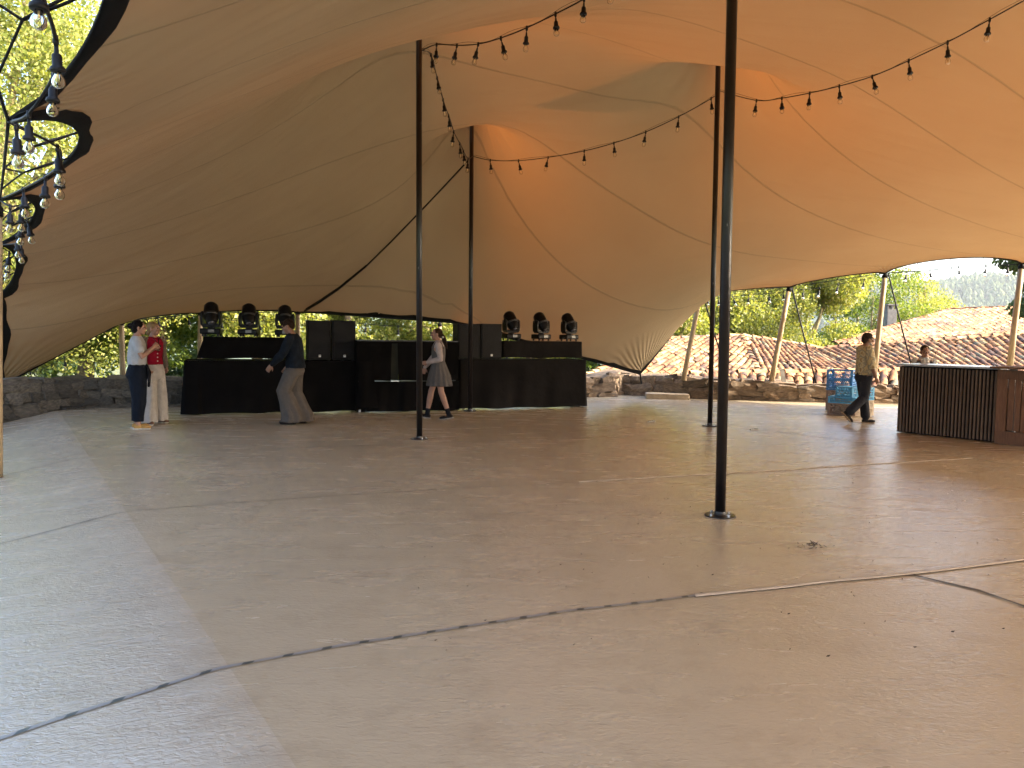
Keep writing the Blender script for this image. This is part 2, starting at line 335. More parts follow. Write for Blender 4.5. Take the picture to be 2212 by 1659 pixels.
def floor_material(c0=(.425, .358, .25), c1=(.48, .41, .29), grain=1.0):
    m, nt, p, o = material('floor_cloth'); L = nt.links; tc = node(nt, 'ShaderNodeTexCoord')
    n1 = node(nt, 'ShaderNodeTexNoise'); n1.inputs['Scale'].default_value = .45; n1.inputs['Detail'].default_value = 6; L.new(tc.outputs['Object'], n1.inputs[0])
    r = ramp(nt, n1.outputs[0], [(.3, c0), (.7, c1)])
    mp = node(nt, 'ShaderNodeMapping'); mp.inputs['Scale'].default_value = (.9, 3.6, 1); mp.inputs['Rotation'].default_value = (0, 0, -.15); L.new(tc.outputs['Object'], mp.inputs[0])
    n2 = node(nt, 'ShaderNodeTexNoise'); n2.inputs['Scale'].default_value = 1.6; n2.inputs['Detail'].default_value = 5; n2.inputs['Distortion'].default_value = 1.0; L.new(mp.outputs[0], n2.inputs[0])
    sc = ramp(nt, n2.outputs[0], [(.55, (0, 0, 0)), (.80, (1, 1, 1))])                         # dusty scuffs
    mx = node(nt, 'ShaderNodeMix', data_type='RGBA'); sf = node(nt, 'ShaderNodeMath', operation='MULTIPLY'); sf.inputs[1].default_value = .2; L.new(sc.outputs[0], sf.inputs[0]); L.new(sf.outputs[0], mx.inputs[0])
    L.new(r.outputs[0], mx.inputs[6]); mx.inputs[7].default_value = (.50, .43, .35, 1)
    n5 = node(nt, 'ShaderNodeTexNoise'); n5.inputs['Scale'].default_value = 3.1; n5.inputs['Detail'].default_value = 9; n5.inputs['Roughness'].default_value = .7; L.new(tc.outputs['Object'], n5.inputs[0])
    dk = ramp(nt, n5.outputs[0], [(.25, (.80, .79, .78)), (.5, (1, 1, 1))]); m2 = node(nt, 'ShaderNodeMix', data_type='RGBA', blend_type='MULTIPLY'); m2.inputs[0].default_value = 1
    L.new(mx.outputs[2], m2.inputs[6]); L.new(dk.outputs[0], m2.inputs[7]); L.new(m2.outputs[2], p.inputs['Base Color'])
    rr = node(nt, 'ShaderNodeMapRange'); rr.inputs['To Min'].default_value = .20; rr.inputs['To Max'].default_value = .31; L.new(n1.outputs[0], rr.inputs[0])
    ra = node(nt, 'ShaderNodeMath', operation='MULTIPLY_ADD'); ra.inputs[1].default_value = .12; L.new(sc.outputs[0], ra.inputs[0]); L.new(rr.outputs[0], ra.inputs[2]); L.new(ra.outputs[0], p.inputs['Roughness'])
    p.inputs['Specular IOR Level'].default_value = .6; p.inputs['IOR'].default_value = 1.8
    # leather grain + long soft ripples
    v = node(nt, 'ShaderNodeTexNoise'); v.inputs['Scale'].default_value = 34; v.inputs['Detail'].default_value = 3; v.inputs['Distortion'].default_value = .8
    mg = node(nt, 'ShaderNodeMapping'); mg.inputs['Scale'].default_value = (.75, 1.5, 1); L.new(tc.outputs['Object'], mg.inputs[0]); L.new(mg.outputs[0], v.inputs[0])
    mp3 = node(nt, 'ShaderNodeMapping'); mp3.inputs['Scale'].default_value = (.35, 3.2, 1); mp3.inputs['Rotation'].default_value = (0, 0, -.13); L.new(tc.outputs['Object'], mp3.inputs[0])
    v3 = node(nt, 'ShaderNodeTexNoise'); v3.inputs['Scale'].default_value = 1.3; v3.inputs['Detail'].default_value = 5; L.new(mp3.outputs[0], v3.inputs[0])
    s = node(nt, 'ShaderNodeMath', operation='MULTIPLY_ADD'); s.inputs[1].default_value = 1.5; L.new(v3.outputs[0], s.inputs[0]); L.new(v.outputs[0], s.inputs[2])
    bp = node(nt, 'ShaderNodeBump'); bp.inputs['Strength'].default_value = .75; bp.inputs['Distance'].default_value = .0042 * grain; L.new(s.outputs[0], bp.inputs['Height']); L.new(bp.outputs[0], p.inputs['Normal'])
    return m
M_FLOOR = floor_material()
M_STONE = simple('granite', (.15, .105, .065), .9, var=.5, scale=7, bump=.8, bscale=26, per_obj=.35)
M_MORTAR = simple('wall_core', (.05, .043, .035), 1, bump=.5, bscale=14)
M_EARTH = simple('meadow', (.085, .10, .035), 1, var=.4, scale=.9)
M_PLASTER = simple('lime_wall', (.42, .36, .28), .95, bump=.4, bscale=15)
def random_ramp(name, stops, rough=.85, transl=None, nscale=18, spec=.3):
    m, nt, p, o = material(name); L = nt.links
    oi = node(nt, 'ShaderNodeObjectInfo'); ge = node(nt, 'ShaderNodeNewGeometry'); ad = node(nt, 'ShaderNodeMath', operation='ADD'); fr = node(nt, 'ShaderNodeMath', operation='FRACT')
    L.new(oi.outputs['Random'], ad.inputs[0]); L.new(ge.outputs['Random Per Island'], ad.inputs[1]); L.new(ad.outputs[0], fr.inputs[0])
    r = ramp(nt, fr.outputs[0], stops); out = r.outputs[0]
    if nscale:
        tc = node(nt, 'ShaderNodeTexCoord'); n = node(nt, 'ShaderNodeTexNoise'); n.inputs['Scale'].default_value = nscale; n.inputs['Detail'].default_value = 5; L.new(tc.outputs['Object'], n.inputs[0])
        k = ramp(nt, n.outputs[0], [(.3, (.6, .6, .6)), (.65, (1.15, 1.15, 1.1))]); mx = node(nt, 'ShaderNodeMix', data_type='RGBA', blend_type='MULTIPLY'); mx.inputs[0].default_value = 1
        L.new(out, mx.inputs[6]); L.new(k.outputs[0], mx.inputs[7]); out = mx.outputs[2]
    L.new(out, p.inputs['Base Color']); p.inputs['Roughness'].default_value = rough; p.inputs['Specular IOR Level'].default_value = spec
    if transl:
        tl = node(nt, 'ShaderNodeBsdfTranslucent'); ms = node(nt, 'ShaderNodeMixShader'); ms.inputs[0].default_value = transl
        g = node(nt, 'ShaderNodeMix', data_type='RGBA', blend_type='MULTIPLY'); g.inputs[0].default_value = 1; L.new(out, g.inputs[6]); g.inputs[7].default_value = (1.8, 1.7, .7, 1)
        L.new(g.outputs[2], tl.inputs[0]); L.new(p.outputs[0], ms.inputs[1]); L.new(tl.outputs[0], ms.inputs[2]); L.new(ms.outputs[0], o.inputs[0])
    return m
M_TILE = random_ramp('clay_tile', [(0, (.06, .04, .035)), (.2, (.15, .065, .032)), (.45, (.25, .115, .047)), (.7, (.31, .16, .07)), (.88, (.36, .245, .125)), (1, (.13, .12, .08))], nscale=9)
LEAF = lambda n, a, b, c: random_ramp(n, [(0, a), (.5, b), (1, c)], rough=.5, transl=.42, nscale=0)
M_LEAF_Y = LEAF('leaf_yellow_green', (.12, .155, .038), (.20, .23, .06), (.31, .30, .11))
M_LEAF_G = LEAF('leaf_green', (.05, .09, .018), (.10, .15, .03), (.18, .21, .05))
M_LEAF_D = LEAF('leaf_dark', (.025, .05, .018), (.045, .08, .028), (.075, .11, .04))
M_BARK = simple('bark', (.13, .10, .065), .95, var=.4, scale=7, bump=.8, bscale=22)
M_TWIG = simple('pale_bark', (.30, .24, .12), .9, var=.3, scale=7)
M_HILL = simple('hill_woods', (.045, .075, .03), 1, var=.4, scale=.02)
M_FOREST = random_ramp('forest_crowns', [(0, (.03, .055, .02)), (.5, (.055, .085, .03)), (1, (.11, .13, .05))], rough=1, nscale=0)

# ------------------------------------------------------------ floor
FPOLY = [(-6.5, -4), (-8.8, 6), (-9.6, 10), (-8.95, 13.35), (-8.25, 14.75), (-5.5, 15.9), (-1.5, 17.6), (2.3, 19.3), (2.7, 20.3), (5.0, 18.9), (9.5, 18.6), (13, 17.6), (16, 12), (16, -4)]
fp = np.array(FPOLY); G = .11
def build_floor():
    td = (FB - FA).normalized(); A_, B_ = np.meshgrid(np.arange(-14, 22, G), np.concatenate([np.arange(-20, -.05, G), [-.04, 0, .04], np.arange(.12, 6, G)]))   # rows run along the fold
    X = FA.x + A_ * td.x + B_ * FN.x; Y = FA.y + A_ * td.y + B_ * FN.y; nx = A_.shape[1]; ys = range(A_.shape[0])
    V = np.array([(x, y, floor_z(x, y)) for x, y in zip(X.ravel(), Y.ravel())])
    i = np.arange((len(ys) - 1) * (nx - 1)); i = i + i // (nx - 1); Q = np.column_stack([i, i + 1, i + 1 + nx, i + nx])
    c = V[Q].mean(axis=1); Q = Q[inside(c[:, 0], c[:, 1], fp)]
    c = V[Q].mean(axis=1); left = ((c[:, 0] - FA.x) * FN.x + (c[:, 1] - FA.y) * FN.y) > 0; out = []
    for nm, q, mt in (('floor', Q[~left], M_FLOOR), ('ramp_painted_sheen', Q[left], floor_material((.46, .385, .28), (.52, .44, .325), 1.4))):  # ramp side of the cloth coloured paler: the sky sheen is painted in
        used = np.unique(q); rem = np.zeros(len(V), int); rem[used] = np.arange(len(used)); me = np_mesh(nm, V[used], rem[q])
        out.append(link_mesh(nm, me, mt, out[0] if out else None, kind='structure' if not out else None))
    return out[0]
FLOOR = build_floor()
def strip_on_floor(name, pix, width, mat, lift=.004, jitter=0, dash=None, parent=None, thick=.0):
    pts = [fl(*q) for q in pix]; P = []
    for a, b in zip(pts[:-1], pts[1:]):
        n = max(1, int((b - a).length / .07)); P += [a.lerp(b, k / n) for k in range(n)]
    P.append(pts[-1]); v = []; f = []
    for i, q in enumerate(P):
        t = (P[min(i + 1, len(P) - 1)] - P[max(i - 1, 0)]).normalized(); nn = Vector((-t.y, t.x, 0)); w_ = width * (1 + jitter * noise.noise(q * 3.1)) / 2
        q = q + nn * (.012 * noise.noise(q * 1.3)); zc = lift
        for s, dz in ((-1, .0), (-.6, 1), (.6, 1), (1, 0)):
            r_ = q + nn * (w_ * s); v.append((r_.x, r_.y, floor_z(r_.x, r_.y) + zc + thick * dz))
    for i in range(len(P) - 1):
        for j in range(3): f.append((i * 4 + j, i * 4 + j + 1, i * 4 + j + 5, i * 4 + j + 4))
    me = bpy.data.meshes.new(name); me.from_pydata(v, [], f); me.polygons.foreach_set('use_smooth', [True] * len(f))
    return link_mesh(name, me, mat, parent or FLOOR)
SEAM_A = [(-70, 1626), (0, 1597), (120, 1556), (300, 1500), (520, 1437), (740, 1395), (1000, 1355), (1240, 1320), (1500, 1288)]
SEAM_A2 = [(1500, 1288), (1760, 1261), (1960, 1240), (2212, 1210), (2300, 1200)]
SEAM_B = [(-20, 1181), (0, 1175), (60, 1160), (300, 1103), (550, 1083), (750, 1070), (1000, 1054), (1250, 1042)]
SEAM_B2 = [(1250, 1042), (1500, 1027), (1750, 1012), (2100, 990)]
SEAM_C = [(5, 1027), (216, 984), (417, 976), (900, 957), (1098, 951), (1263, 945), (1470, 937)]
SEAM_D = [(1270, 878), (1420, 896), (1728, 939), (1900, 962), (2100, 990), (2230, 1012)]
SEAM_E = [(1958, 1239), (2110, 1275), (2212, 1310), (2300, 1340)]
def tape_material():
    m, nt, p, o = material('seam_tape'); L = nt.links; tc = node(nt, 'ShaderNodeTexCoord')
    w_ = node(nt, 'ShaderNodeTexWave'); w_.wave_type = 'BANDS'; w_.bands_direction = 'X'; w_.inputs['Scale'].default_value = 2.0; w_.inputs['Distortion'].default_value = .6; w_.inputs['Detail Scale'].default_value = 2
    L.new(tc.outputs['Object'], w_.inputs[0]); r = ramp(nt, w_.outputs[0], [(.80, (.27, .255, .235)), (.88, (.06, .07, .066))]); L.new(r.outputs[0], p.inputs['Base Color']); p.inputs['Roughness'].default_value = .35; return m
M_TAPE = tape_material()
M_GAP = simple('dark_joint', (.07, .058, .045), .7)
M_LIP = simple('cloth_lip', (.42, .36, .29), .3, var=.1)
strip_on_floor('seam_tape', SEAM_A, .027, M_TAPE, .005, .25)
strip_on_floor('seam_joint', [(p[0], p[1] + 3) for p in SEAM_A2], .014, M_GAP, .004, .6)
strip_on_floor('seam_lip', SEAM_A2, .035, M_LIP, .004, .3, thick=.006)
strip_on_floor('seam_joint', SEAM_B, .009, M_GAP, .004, .9)
strip_on_floor('seam_lip', SEAM_B2, .03, M_LIP, .004, .4, thick=.006)
strip_on_floor('seam_joint', SEAM_C, .009, M_GAP, .004, .9)
strip_on_floor('seam_joint', SEAM_D, .014, M_GAP, .004, .5)
strip_on_floor('seam_joint', SEAM_E, .03, M_GAP, .004, .8)

# ------------------------------------------------------------ ground, hills, forest
def sstep(a, b, t): t = np.clip((t - a) / (b - a), 0, 1); return t * t * (3 - 2 * t)
def ground_z(x, y):
    right = sstep(-2, 6, x) * sstep(19.0, 22, y + .25 * np.maximum(x - 9, 0) * 0)
    z = -.5 - 2.6 * right - 1.2 * sstep(-9, -16, x)
    far = sstep(60, 420, np.hypot(x, y)); return z * (1 - far) - 46 * far
def build_ground():
    t = np.linspace(-1, 1, 221); s = np.sign(t) * (np.abs(t) * 34 + 6500 * np.abs(t) ** 7); X, Y = np.meshgrid(s, s + 12); n = len(t)
    V = np.column_stack([X.ravel(), Y.ravel(), ground_z(X.ravel(), Y.ravel())]); i = np.arange((n - 1) ** 2); i = i + i // (n - 1)
    link_mesh('ground', np_mesh('ground', V, np.column_stack([i, i + 1, i + 1 + n, i + n])), M_EARTH, kind='structure')
build_ground()
def hill_z(x, y):
    out = np.zeros_like(x)
    for cx, cy, rx, ry, h in ((1150, 1750, 1000, 520, 188), (300, 1900, 900, 500, 160), (760, 820, 330, 200, 30), (1700, 1300, 500, 400, 120), (-900, 1800, 1200, 600, 150), (560, 1120, 300, 240, 42), (980, 1180, 260, 200, 60)):
        out = np.maximum(out, h * np.exp(-(((x - cx) / rx) ** 2 + ((y - cy) / ry) ** 2) * 1.6)) + 0
    out += 9 * np.sin(x / 61 + y / 83) * np.sin(y / 47 - x / 97) * np.clip(out / 40, 0, 1)
    return out - 50
def build_hills():
    xs = np.linspace(-2400, 2800, 210); ys = np.linspace(520, 2500, 110); X, Y = np.meshgrid(xs, ys); n = len(xs)
    V = np.column_stack([X.ravel(), Y.ravel(), hill_z(X, Y).ravel()]); i = np.arange((len(ys) - 1) * (n - 1)); i = i + i // (n - 1)
    link_mesh('hills', np_mesh('hills', V, np.column_stack([i, i + 1, i + 1 + n, i + n])), M_HILL, kind='structure')
build_hills()
def instance_np(tv, tf, mats):
    tv = np.asarray(tv, float); tf = np.asarray(tf); n = len(mats); k = len(tv)
    V = np.einsum('nij,kj->nki', mats[:, :3, :3], tv) + mats[:, None, :3, 3]
    return V.reshape(-1, 3), (tf[None] + (np.arange(n) * k)[:, None, None]).reshape(-1, tf.shape[1])
def build_forest():
    n = 15000; ratio = nrg.uniform(.40, .76, n); y = 640 + 1300 * nrg.random(n) ** .8; x = y * ratio; z = hill_z(x, y); ok = z > -44
    x, y, z = x[ok], y[ok], z[ok]; n = len(x); s = nrg.uniform(3.0, 6.0, n); h = s * nrg.uniform(1.0, 2.1, n)
    bm = bmesh.new(); bmesh.ops.create_icosphere(bm, subdivisions=1, radius=1)
    for v in bm.verts: v.co *= 1 + .35 * noise.noise(v.co * 1.7); v.co.z *= 1.0 if v.co.z < 0 else 1.25
    tv = [tuple(v.co) for v in bm.verts]; tf = [tuple(v.index for v in f.verts) for f in bm.faces]; bm.free()
    Mx = np.zeros((n, 4, 4)); a = nrg.uniform(0, 6.3, n); Mx[:, 0, 0] = np.cos(a) * s; Mx[:, 0, 1] = -np.sin(a) * s; Mx[:, 1, 0] = np.sin(a) * s; Mx[:, 1, 1] = np.cos(a) * s; Mx[:, 2, 2] = h
    Mx[:, 0, 3] = x; Mx[:, 1, 3] = y; Mx[:, 2, 3] = z + h * .7; V, Fc = instance_np(tv, tf, Mx)
    link_mesh('forest', np_mesh('forest', V, Fc, smooth=False), M_FOREST, kind='stuff', label='distant mixed woodland covering the blue green hillside', cat='woodland')
build_forest()

# ------------------------------------------------------------ dry stone walls
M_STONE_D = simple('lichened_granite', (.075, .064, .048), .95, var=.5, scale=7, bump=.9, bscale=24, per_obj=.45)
def rock_mesh(seed, mt=None):
    bm = bmesh.new(); bmesh.ops.create_cube(bm, size=1); bmesh.ops.subdivide_edges(bm, edges=bm.edges, cuts=1, use_grid_fill=True)
    for v in bm.verts:
        p = v.co.copy(); v.co = p.lerp(p.normalized() * .60, .28) + noise.noise_vector(p * 2.1 + Vector((seed * 7.7, seed, 0))) * .17
    me = bpy.data.meshes.new('stone'); bm.to_mesh(me); bm.free(); me.materials.append(mt or M_STONE)
    me.polygons.foreach_set('use_smooth', [False] * len(me.polygons)); return me
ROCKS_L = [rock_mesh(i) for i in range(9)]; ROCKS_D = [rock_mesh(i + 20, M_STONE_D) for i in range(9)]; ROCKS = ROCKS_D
def stone_wall(pts, hts, thick, label, courses=3, size=.36, z_extra=.35):
    root = empty('stone_wall', (*pts[0], 0), label=label, cat='wall'); core = MB(); acc = 0
    for (a, b, h0, h1) in zip(pts[:-1], pts[1:], hts[:-1], hts[1:]):
        a = Vector((*a, 0)); b = Vector((*b, 0)); d = b - a; Ln = d.length; an = math.atan2(d.y, d.x); rm = Matrix.Rotation(an, 3, 'Z'); u = d.normalized(); nn = Vector((-u.y, u.x, 0))
        if nn.y < 0: nn = -nn
        ns = max(1, int(Ln / .5))
        for k in range(ns):
            c = a + d * ((k + .5) / ns) + nn * (thick / 2 + .05); h = h0 + (h1 - h0) * (k + .5) / ns; zb = -.7
            core.box((c.x - root.location.x, c.y - root.location.y, (h - .06 + zb) / 2), (Ln / ns + .02, thick, h - .06 - zb), rm)
        for c_ in range(courses + 1):
            top = c_ == courses; x = rng.uniform(-.15, .05)
            while x < Ln:
                wv = rng.uniform(.55, 1.6) * size * (1.25 if top else 1); t = min(1, (x + wv / 2) / Ln); h = h0 + (h1 - h0) * t
                zlo = floor_z(*(a + d * t).xy) - .08; ch = (h - zlo) / courses
                q = a + d * t + nn * ((thick / 2 if top else .03) + rng.uniform(-.04, .04)); zc = h - .02 if top else zlo + ch * (c_ + .5) + rng.uniform(-.02, .02)
                o = link_mesh('stone', rng.choice(ROCKS), None, root)
                hh = ch * rng.uniform(.95, 1.25) if not top else rng.uniform(.10, .20)
                o.location = (q.x - root.location.x, q.y - root.location.y, zc); o.rotation_euler = (rng.uniform(-.12, .12), rng.uniform(-.16, .16), an + rng.uniform(-.14, .14) + rng.choice((0, math.pi)))
                o.scale = (wv * 1.12, thick * 1.1 if top else rng.uniform(.3, .42), hh * 1.08); x += wv
                if not top and rng.random() < .4:
                    o2 = link_mesh('stone', rng.choice(ROCKS), None, root); g = rng.uniform(.09, .14)
                    o2.location = (q.x + u.x * wv / 2 - root.location.x, q.y + u.y * wv / 2 - root.location.y, zc + ch / 2); o2.rotation_euler = (rng.random() * 6, rng.random(), rng.random() * 6); o2.scale = (g * 1.6, g * 1.5, g)
    core.build('wall_core', M_MORTAR, root); return root
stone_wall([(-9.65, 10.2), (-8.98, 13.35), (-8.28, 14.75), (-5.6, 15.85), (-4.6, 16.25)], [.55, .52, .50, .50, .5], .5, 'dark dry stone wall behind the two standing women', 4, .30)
ROCKS = ROCKS_L
stone_wall([(1.6, 19.0), (2.35, 19.35), (2.8, 20.2), (5.0, 18.95), (7.7, 18.65), (9.5, 18.55), (12.6, 17.7)], [.45, .5, .52, .44, .36, .34, .34], .55, 'sunlit dry stone wall in front of the tiled roofs', 3, .42)
MB().box((0, 0, 0), (1.05, .5, .13), Matrix.Rotation(-.12, 3, 'Z')).build('step_stone', simple('step_granite', (.36, .29, .2), .9, bump=.5, bscale=20), bevel=.02, label='flat stone step at the foot of the sunlit wall', cat='step').location = (3.85, 19.0, .06)

# ------------------------------------------------------------ tiled roofs
def tile_template():
    v = []; n = 5
    for (y, r, z) in ((0, .095, .0), (.46, .075, -.012)):
        for th in (0, -.014):
            for j in range(n + 1):
                a = math.pi * j / n; v.append(((r + th) * math.cos(a), y, (r + th) * .85 * math.sin(a) + z))
    f = []
    for j in range(n):
        o = n + 1; f.append((j, j + 1, 2 * o + j + 1, 2 * o + j)); f.append((o + j + 1, o + j, j, j + 1)); 
    return v, f
TV, TF = tile_template()
TILE_ME = bpy.data.meshes.new('tile'); TILE_ME.from_pydata(TV, [], TF); TILE_ME.materials.append(M_TILE); TILE_ME.polygons.foreach_set('use_smooth', [True] * len(TF))
def quat_frame(x, y):
    y = y.normalized(); z = x.cross(y).normalized(); x = y.cross(z); return Matrix((x, y, z)).transposed()
def roof_patch(root, eL, eR, tL, tR, single=280, pitch=.23, expo=.36, scale=1.0, clip=None, deck=None):
    O = root.location; deck = deck or (eL, eR, tL, tR)
    if clip: ca, cb = [Vector(p) - O for p in clip]
    eL, eR, tL, tR = [Vector(p) - O for p in (eL, eR, tL, tR)]
    wmax = max((eR - eL).length, (tR - tL).length); hmax = max((tL - eL).length, (tR - eR).length)
    pitch *= scale; expo *= scale; nc = int(wmax / pitch); nr = int(hmax / expo); mats = []
    for i in range(nc):
        for j in range(nr):
            u = (i + .5) / nc; v_ = j / nr; p = eL.lerp(eR, u).lerp(tL.lerp(tR, u), v_); q = eL.lerp(eR, u).lerp(tL.lerp(tR, u), v_ + 1 / nr)
            ax = (eR.lerp(tR, v_) - eL.lerp(tL, v_)); wloc = ax.length / nc
            y = q - p; Mt = quat_frame(ax, y); Mt = Mt @ Matrix.Rotation(rng.gauss(0, .045), 3, 'Z') @ Matrix.Rotation(.05 + rng.gauss(0, .015), 3, 'X')
            s = scale * rng.uniform(.96, 1.06); Mt = Mt @ Matrix.Diagonal((s * min(1.15, wloc / pitch * 1.05), s, s))
            if clip and (cb.x - ca.x) * (p.y - ca.y) - (cb.y - ca.y) * (p.x - ca.x) < 0: continue
            off = Mt @ Vector((rng.gauss(0, .008), rng.gauss(0, .012), .02 + .05 * noise.noise(p * .35))); m4 = Mt.to_4x4(); m4.translation = p + off
            mats.append((((p + O) - CAM).length, m4))
    mats.sort(key=lambda t: t[0])
    for _, m4 in mats[:single]:
        o = link_mesh('tile', TILE_ME, None, root); o.matrix_local = m4
    if mats[single:]:
        V, Fc = instance_np(TV, TF, np.array([np.array(m) for _, m in mats[single:]])); me = np_mesh('tile_field', V, Fc); link_mesh('tile_field', me, M_TILE, root, kind='stuff')
    # deck below the tiles
    eL, eR, tL, tR = [Vector(p) - O for p in deck]
    n = (eR - eL).cross(tL - eL).normalized(); n = n if n.z > 0 else -n; q = [p - n * .03 for p in (eL, eR, tR, tL)]; q2 = [p - n * .15 for p in (eL, eR, tR, tL)]
    K = 12; dv_ = []; df_ = []
    for dz in (.07, .2):
        for i in range(K + 1):
            for j in range(K + 1): dv_.append(eL.lerp(eR, i / K).lerp(tL.lerp(tR, i / K), j / K) - n * dz)
    for s in (0, 1):
        for i in range(K):
            for j in range(K): o_ = s * (K + 1) ** 2 + i * (K + 1) + j; df_.append((o_, o_ + K + 1, o_ + K + 2, o_ + 1))
    for i in range(K):
        for e in ((i, i + 1), (K * (K + 1) + i, K * (K + 1) + i + 1), (i * (K + 1), (i + 1) * (K + 1)), (i * (K + 1) + K, (i + 1) * (K + 1) + K)): df_.append((e[0], e[1], e[1] + (K + 1) ** 2, e[0] + (K + 1) ** 2))
    MB().add(dv_, df_).build('roof_deck', simple('roof_deck', (.10, .06, .045), 1), root)
def ridge_row(root, a, b, scale=1.0):
    a = Vector(a) - root.location; b = Vector(b) - root.location; n = max(2, int((b - a).length / (.38 * scale)))
    for k in range(n):
        p = a.lerp(b, k / n); o = link_mesh('ridge_tile', TILE_ME, None, root); y = (b - a); x = y.cross(Vector((0, 0, 1))); Mt = quat_frame(x, y) @ Matrix.Rotation(rng.gauss(0, .05), 3, 'Z') @ Matrix.Diagonal((1.35 * scale, 1.0 * scale, 1.2 * scale))
        m4 = Mt.to_4x4(); m4.translation = p + Vector((0, 0, .045 + rng.uniform(0, .02))); o.matrix_local = m4
def house_walls(root, pts, ztop, zb=-3.6, t=.35):
    O = root.location; m = MB()
    for a, b in zip(pts, pts[1:] + pts[:1]):
        a = Vector(a); b = Vector(b); d = b - a; c = (a + b) / 2 - O.xy.to_3d().xy if False else (a + b) / 2
        m.box((c.x - O.x, c.y - O.y, (ztop + zb) / 2 - O.z), (d.length, t, ztop - zb), Matrix.Rotation(math.atan2(d.y, d.x), 3, 'Z'))
    m.build('wall', M_PLASTER, root)
# nearer hipped roof, left face and right face
h1 = empty('tiled_house', (8, 24, 0), label='low house with a mottled hipped clay roof just beyond the wall', cat='house')
eL, eR, tL, tR = at(1252, 822, 20.6), at(1652, 842, 20.3), at(1446, 735, 27), at(1602, 728, 27)
ex = (eR - eL) * .0; rd = (tR - tL).normalized()
roof_patch(h1, eL, eR, tL, tL + rd * (eR - eL).length * .98, clip=(eR, tR), deck=(eL, eR, tL, tR)); ridge_row(h1, tL, tR); ridge_row(h1, eR, tR); ridge_row(h1, eL, tL)
fL, fR, gR = at(1664, 842, 20.35), at(1905, 818, 21.9), at(1765, 754, 28)
roof_patch(h1, fL, fR, at(1610, 729, 27.1), gR, single=150); ridge_row(h1, tR, gR)
house_walls(h1, [(eL.x + .8, eL.y + .6), (eR.x, eR.y + .5), (fR.x - .3, fR.y + .6), (gR.x - .3, gR.y - .6), (tL.x, tL.y - .6)], .15)
# long roof behind the walking man
h2 = empty('tiled_house', (12, 24, 0), label='long low house whose orange clay roof runs behind the striped bar', cat='house')
a0, a1, b0, b1 = at(1890, 816, 21.6), at(2560, 870, 19.2), at(1762, 757, 27.2), at(2330, 716, 26)
roof_patch(h2, a0, a1, b0, b1, single=300); ridge_row(h2, b0, b1)
house_walls(h2, [(a0.x + .4, a0.y + .5), (a1.x - .3, a1.y + .5), (b1.x, b1.y - .4), (b0.x + .4, b0.y - .4)], .1)
# lowest strip of big tiles hugging the wall
h3 = empty('tiled_shed', (9, 20, 0), label='lean-to shed roof of big weathered tiles hugging the stone wall', cat='shed')
c0, c1, d0, d1 = at(1500, 850, 19.55), at(2060, 900, 19.2), at(1490, 812, 20.9), at(2060, 803, 21.3)
roof_patch(h3, c0, c1, d0, d1, single=300, scale=1.15); ridge_row(h3, d0, d1, 1.1)
house_walls(h3, [(c0.x + .3, c0.y + .2), (c1.x, c1.y + .2), (d1.x, d1.y - .3), (d0.x + .3, d0.y - .3)], -.5)
# upper house
h4 = empty('tiled_house', (20, 34, 0), label='upper house with the highest clay roof below the wooded hill', cat='house')
A = at(1800, 744, 34); B = at(2052, 670, 41); dv = Vector((6.4, -8.2, .1))
C1, D1 = A + dv * 1.25, B + dv * 1.25 + Vector((0, 0, .1))
roof_patch(h4, A, C1, B, D1, single=300, expo=.40, pitch=.26); ridge_row(h4, B, D1); ridge_row(h4, A, B)
back = (B - A); back.z = -back.z
house_walls(h4, [(A + dv * .04 + back * .05).xy, (C1 + back * .05).xy, (D1 + back * .6).xy, (B + back * .6).xy], A.z - .12, -4)
MB().add([tuple(p - h4.location - Vector((0, 0, .16))) for p in (B, D1, D1 + back, B + back)], [(0, 1, 2, 3)]).build('rear_slope', M_TILE, h4)
ch = MB(); cp = at(1921, 702, 38) - h4.location; ch.box((cp.x, cp.y, cp.z + .1), (.46, .5, 1.3)); ch.box((cp.x, cp.y, cp.z + .98), (.54, .58, .07))
for s in (-.2, 0, .2): ch.box((cp.x + s, cp.y - .18, cp.z + .84), (.07, .1, .24))
ch.box((cp.x, cp.y + .1, cp.z + .84), (.4, .2, .24))
ch.build('chimney', simple('cement_render', (.17, .165, .16), .9, bump=.3), h4, bevel=.01)

# ------------------------------------------------------------ trees
def leaf_cloud(c, rad, n, leaf, lumps, seed, hang=0.0, zmin=None):
    g = np.random.default_rng(seed); c = np.array(c, float); rad = np.array(rad, float)
    d = g.normal(size=(lumps, 3)); d /= np.linalg.norm(d, axis=1)[:, None]; lc = c + d * rad * (g.uniform(.35, 1.0, lumps) ** .6)[:, None] * .82
    lr = g.uniform(.16, .36, lumps) * rad.mean(); w_ = lr ** 2; k = g.choice(lumps, n, p=w_ / w_.sum())
    e = g.normal(size=(n, 3)); e /= np.linalg.norm(e, axis=1)[:, None]; P = lc[k] + e * (lr[k] * g.uniform(.25, 1.0, n) ** .45)[:, None] * np.array([1, 1, .72])
    if zmin is not None: P[:, 2] = np.where(P[:, 2] < zmin, zmin + g.random(n) * 1.2, P[:, 2])
    a = g.normal(size=(n, 3)); a[:, 2] -= hang; a /= np.linalg.norm(a, axis=1)[:, None]
    b = np.cross(a, g.normal(size=(n, 3)) + np.array([0, 0, .6])); b /= np.linalg.norm(b, axis=1)[:, None] + 1e-9; s = (leaf * g.uniform(.6, 1.35, n))[:, None]
    V = np.stack([P, P + a * s * .5 + b * s * .32, P + a * s, P + a * s * .45 - b * s * .34], axis=1).reshape(-1, 3)
    return V, np.arange(n * 4).reshape(-1, 4), lc
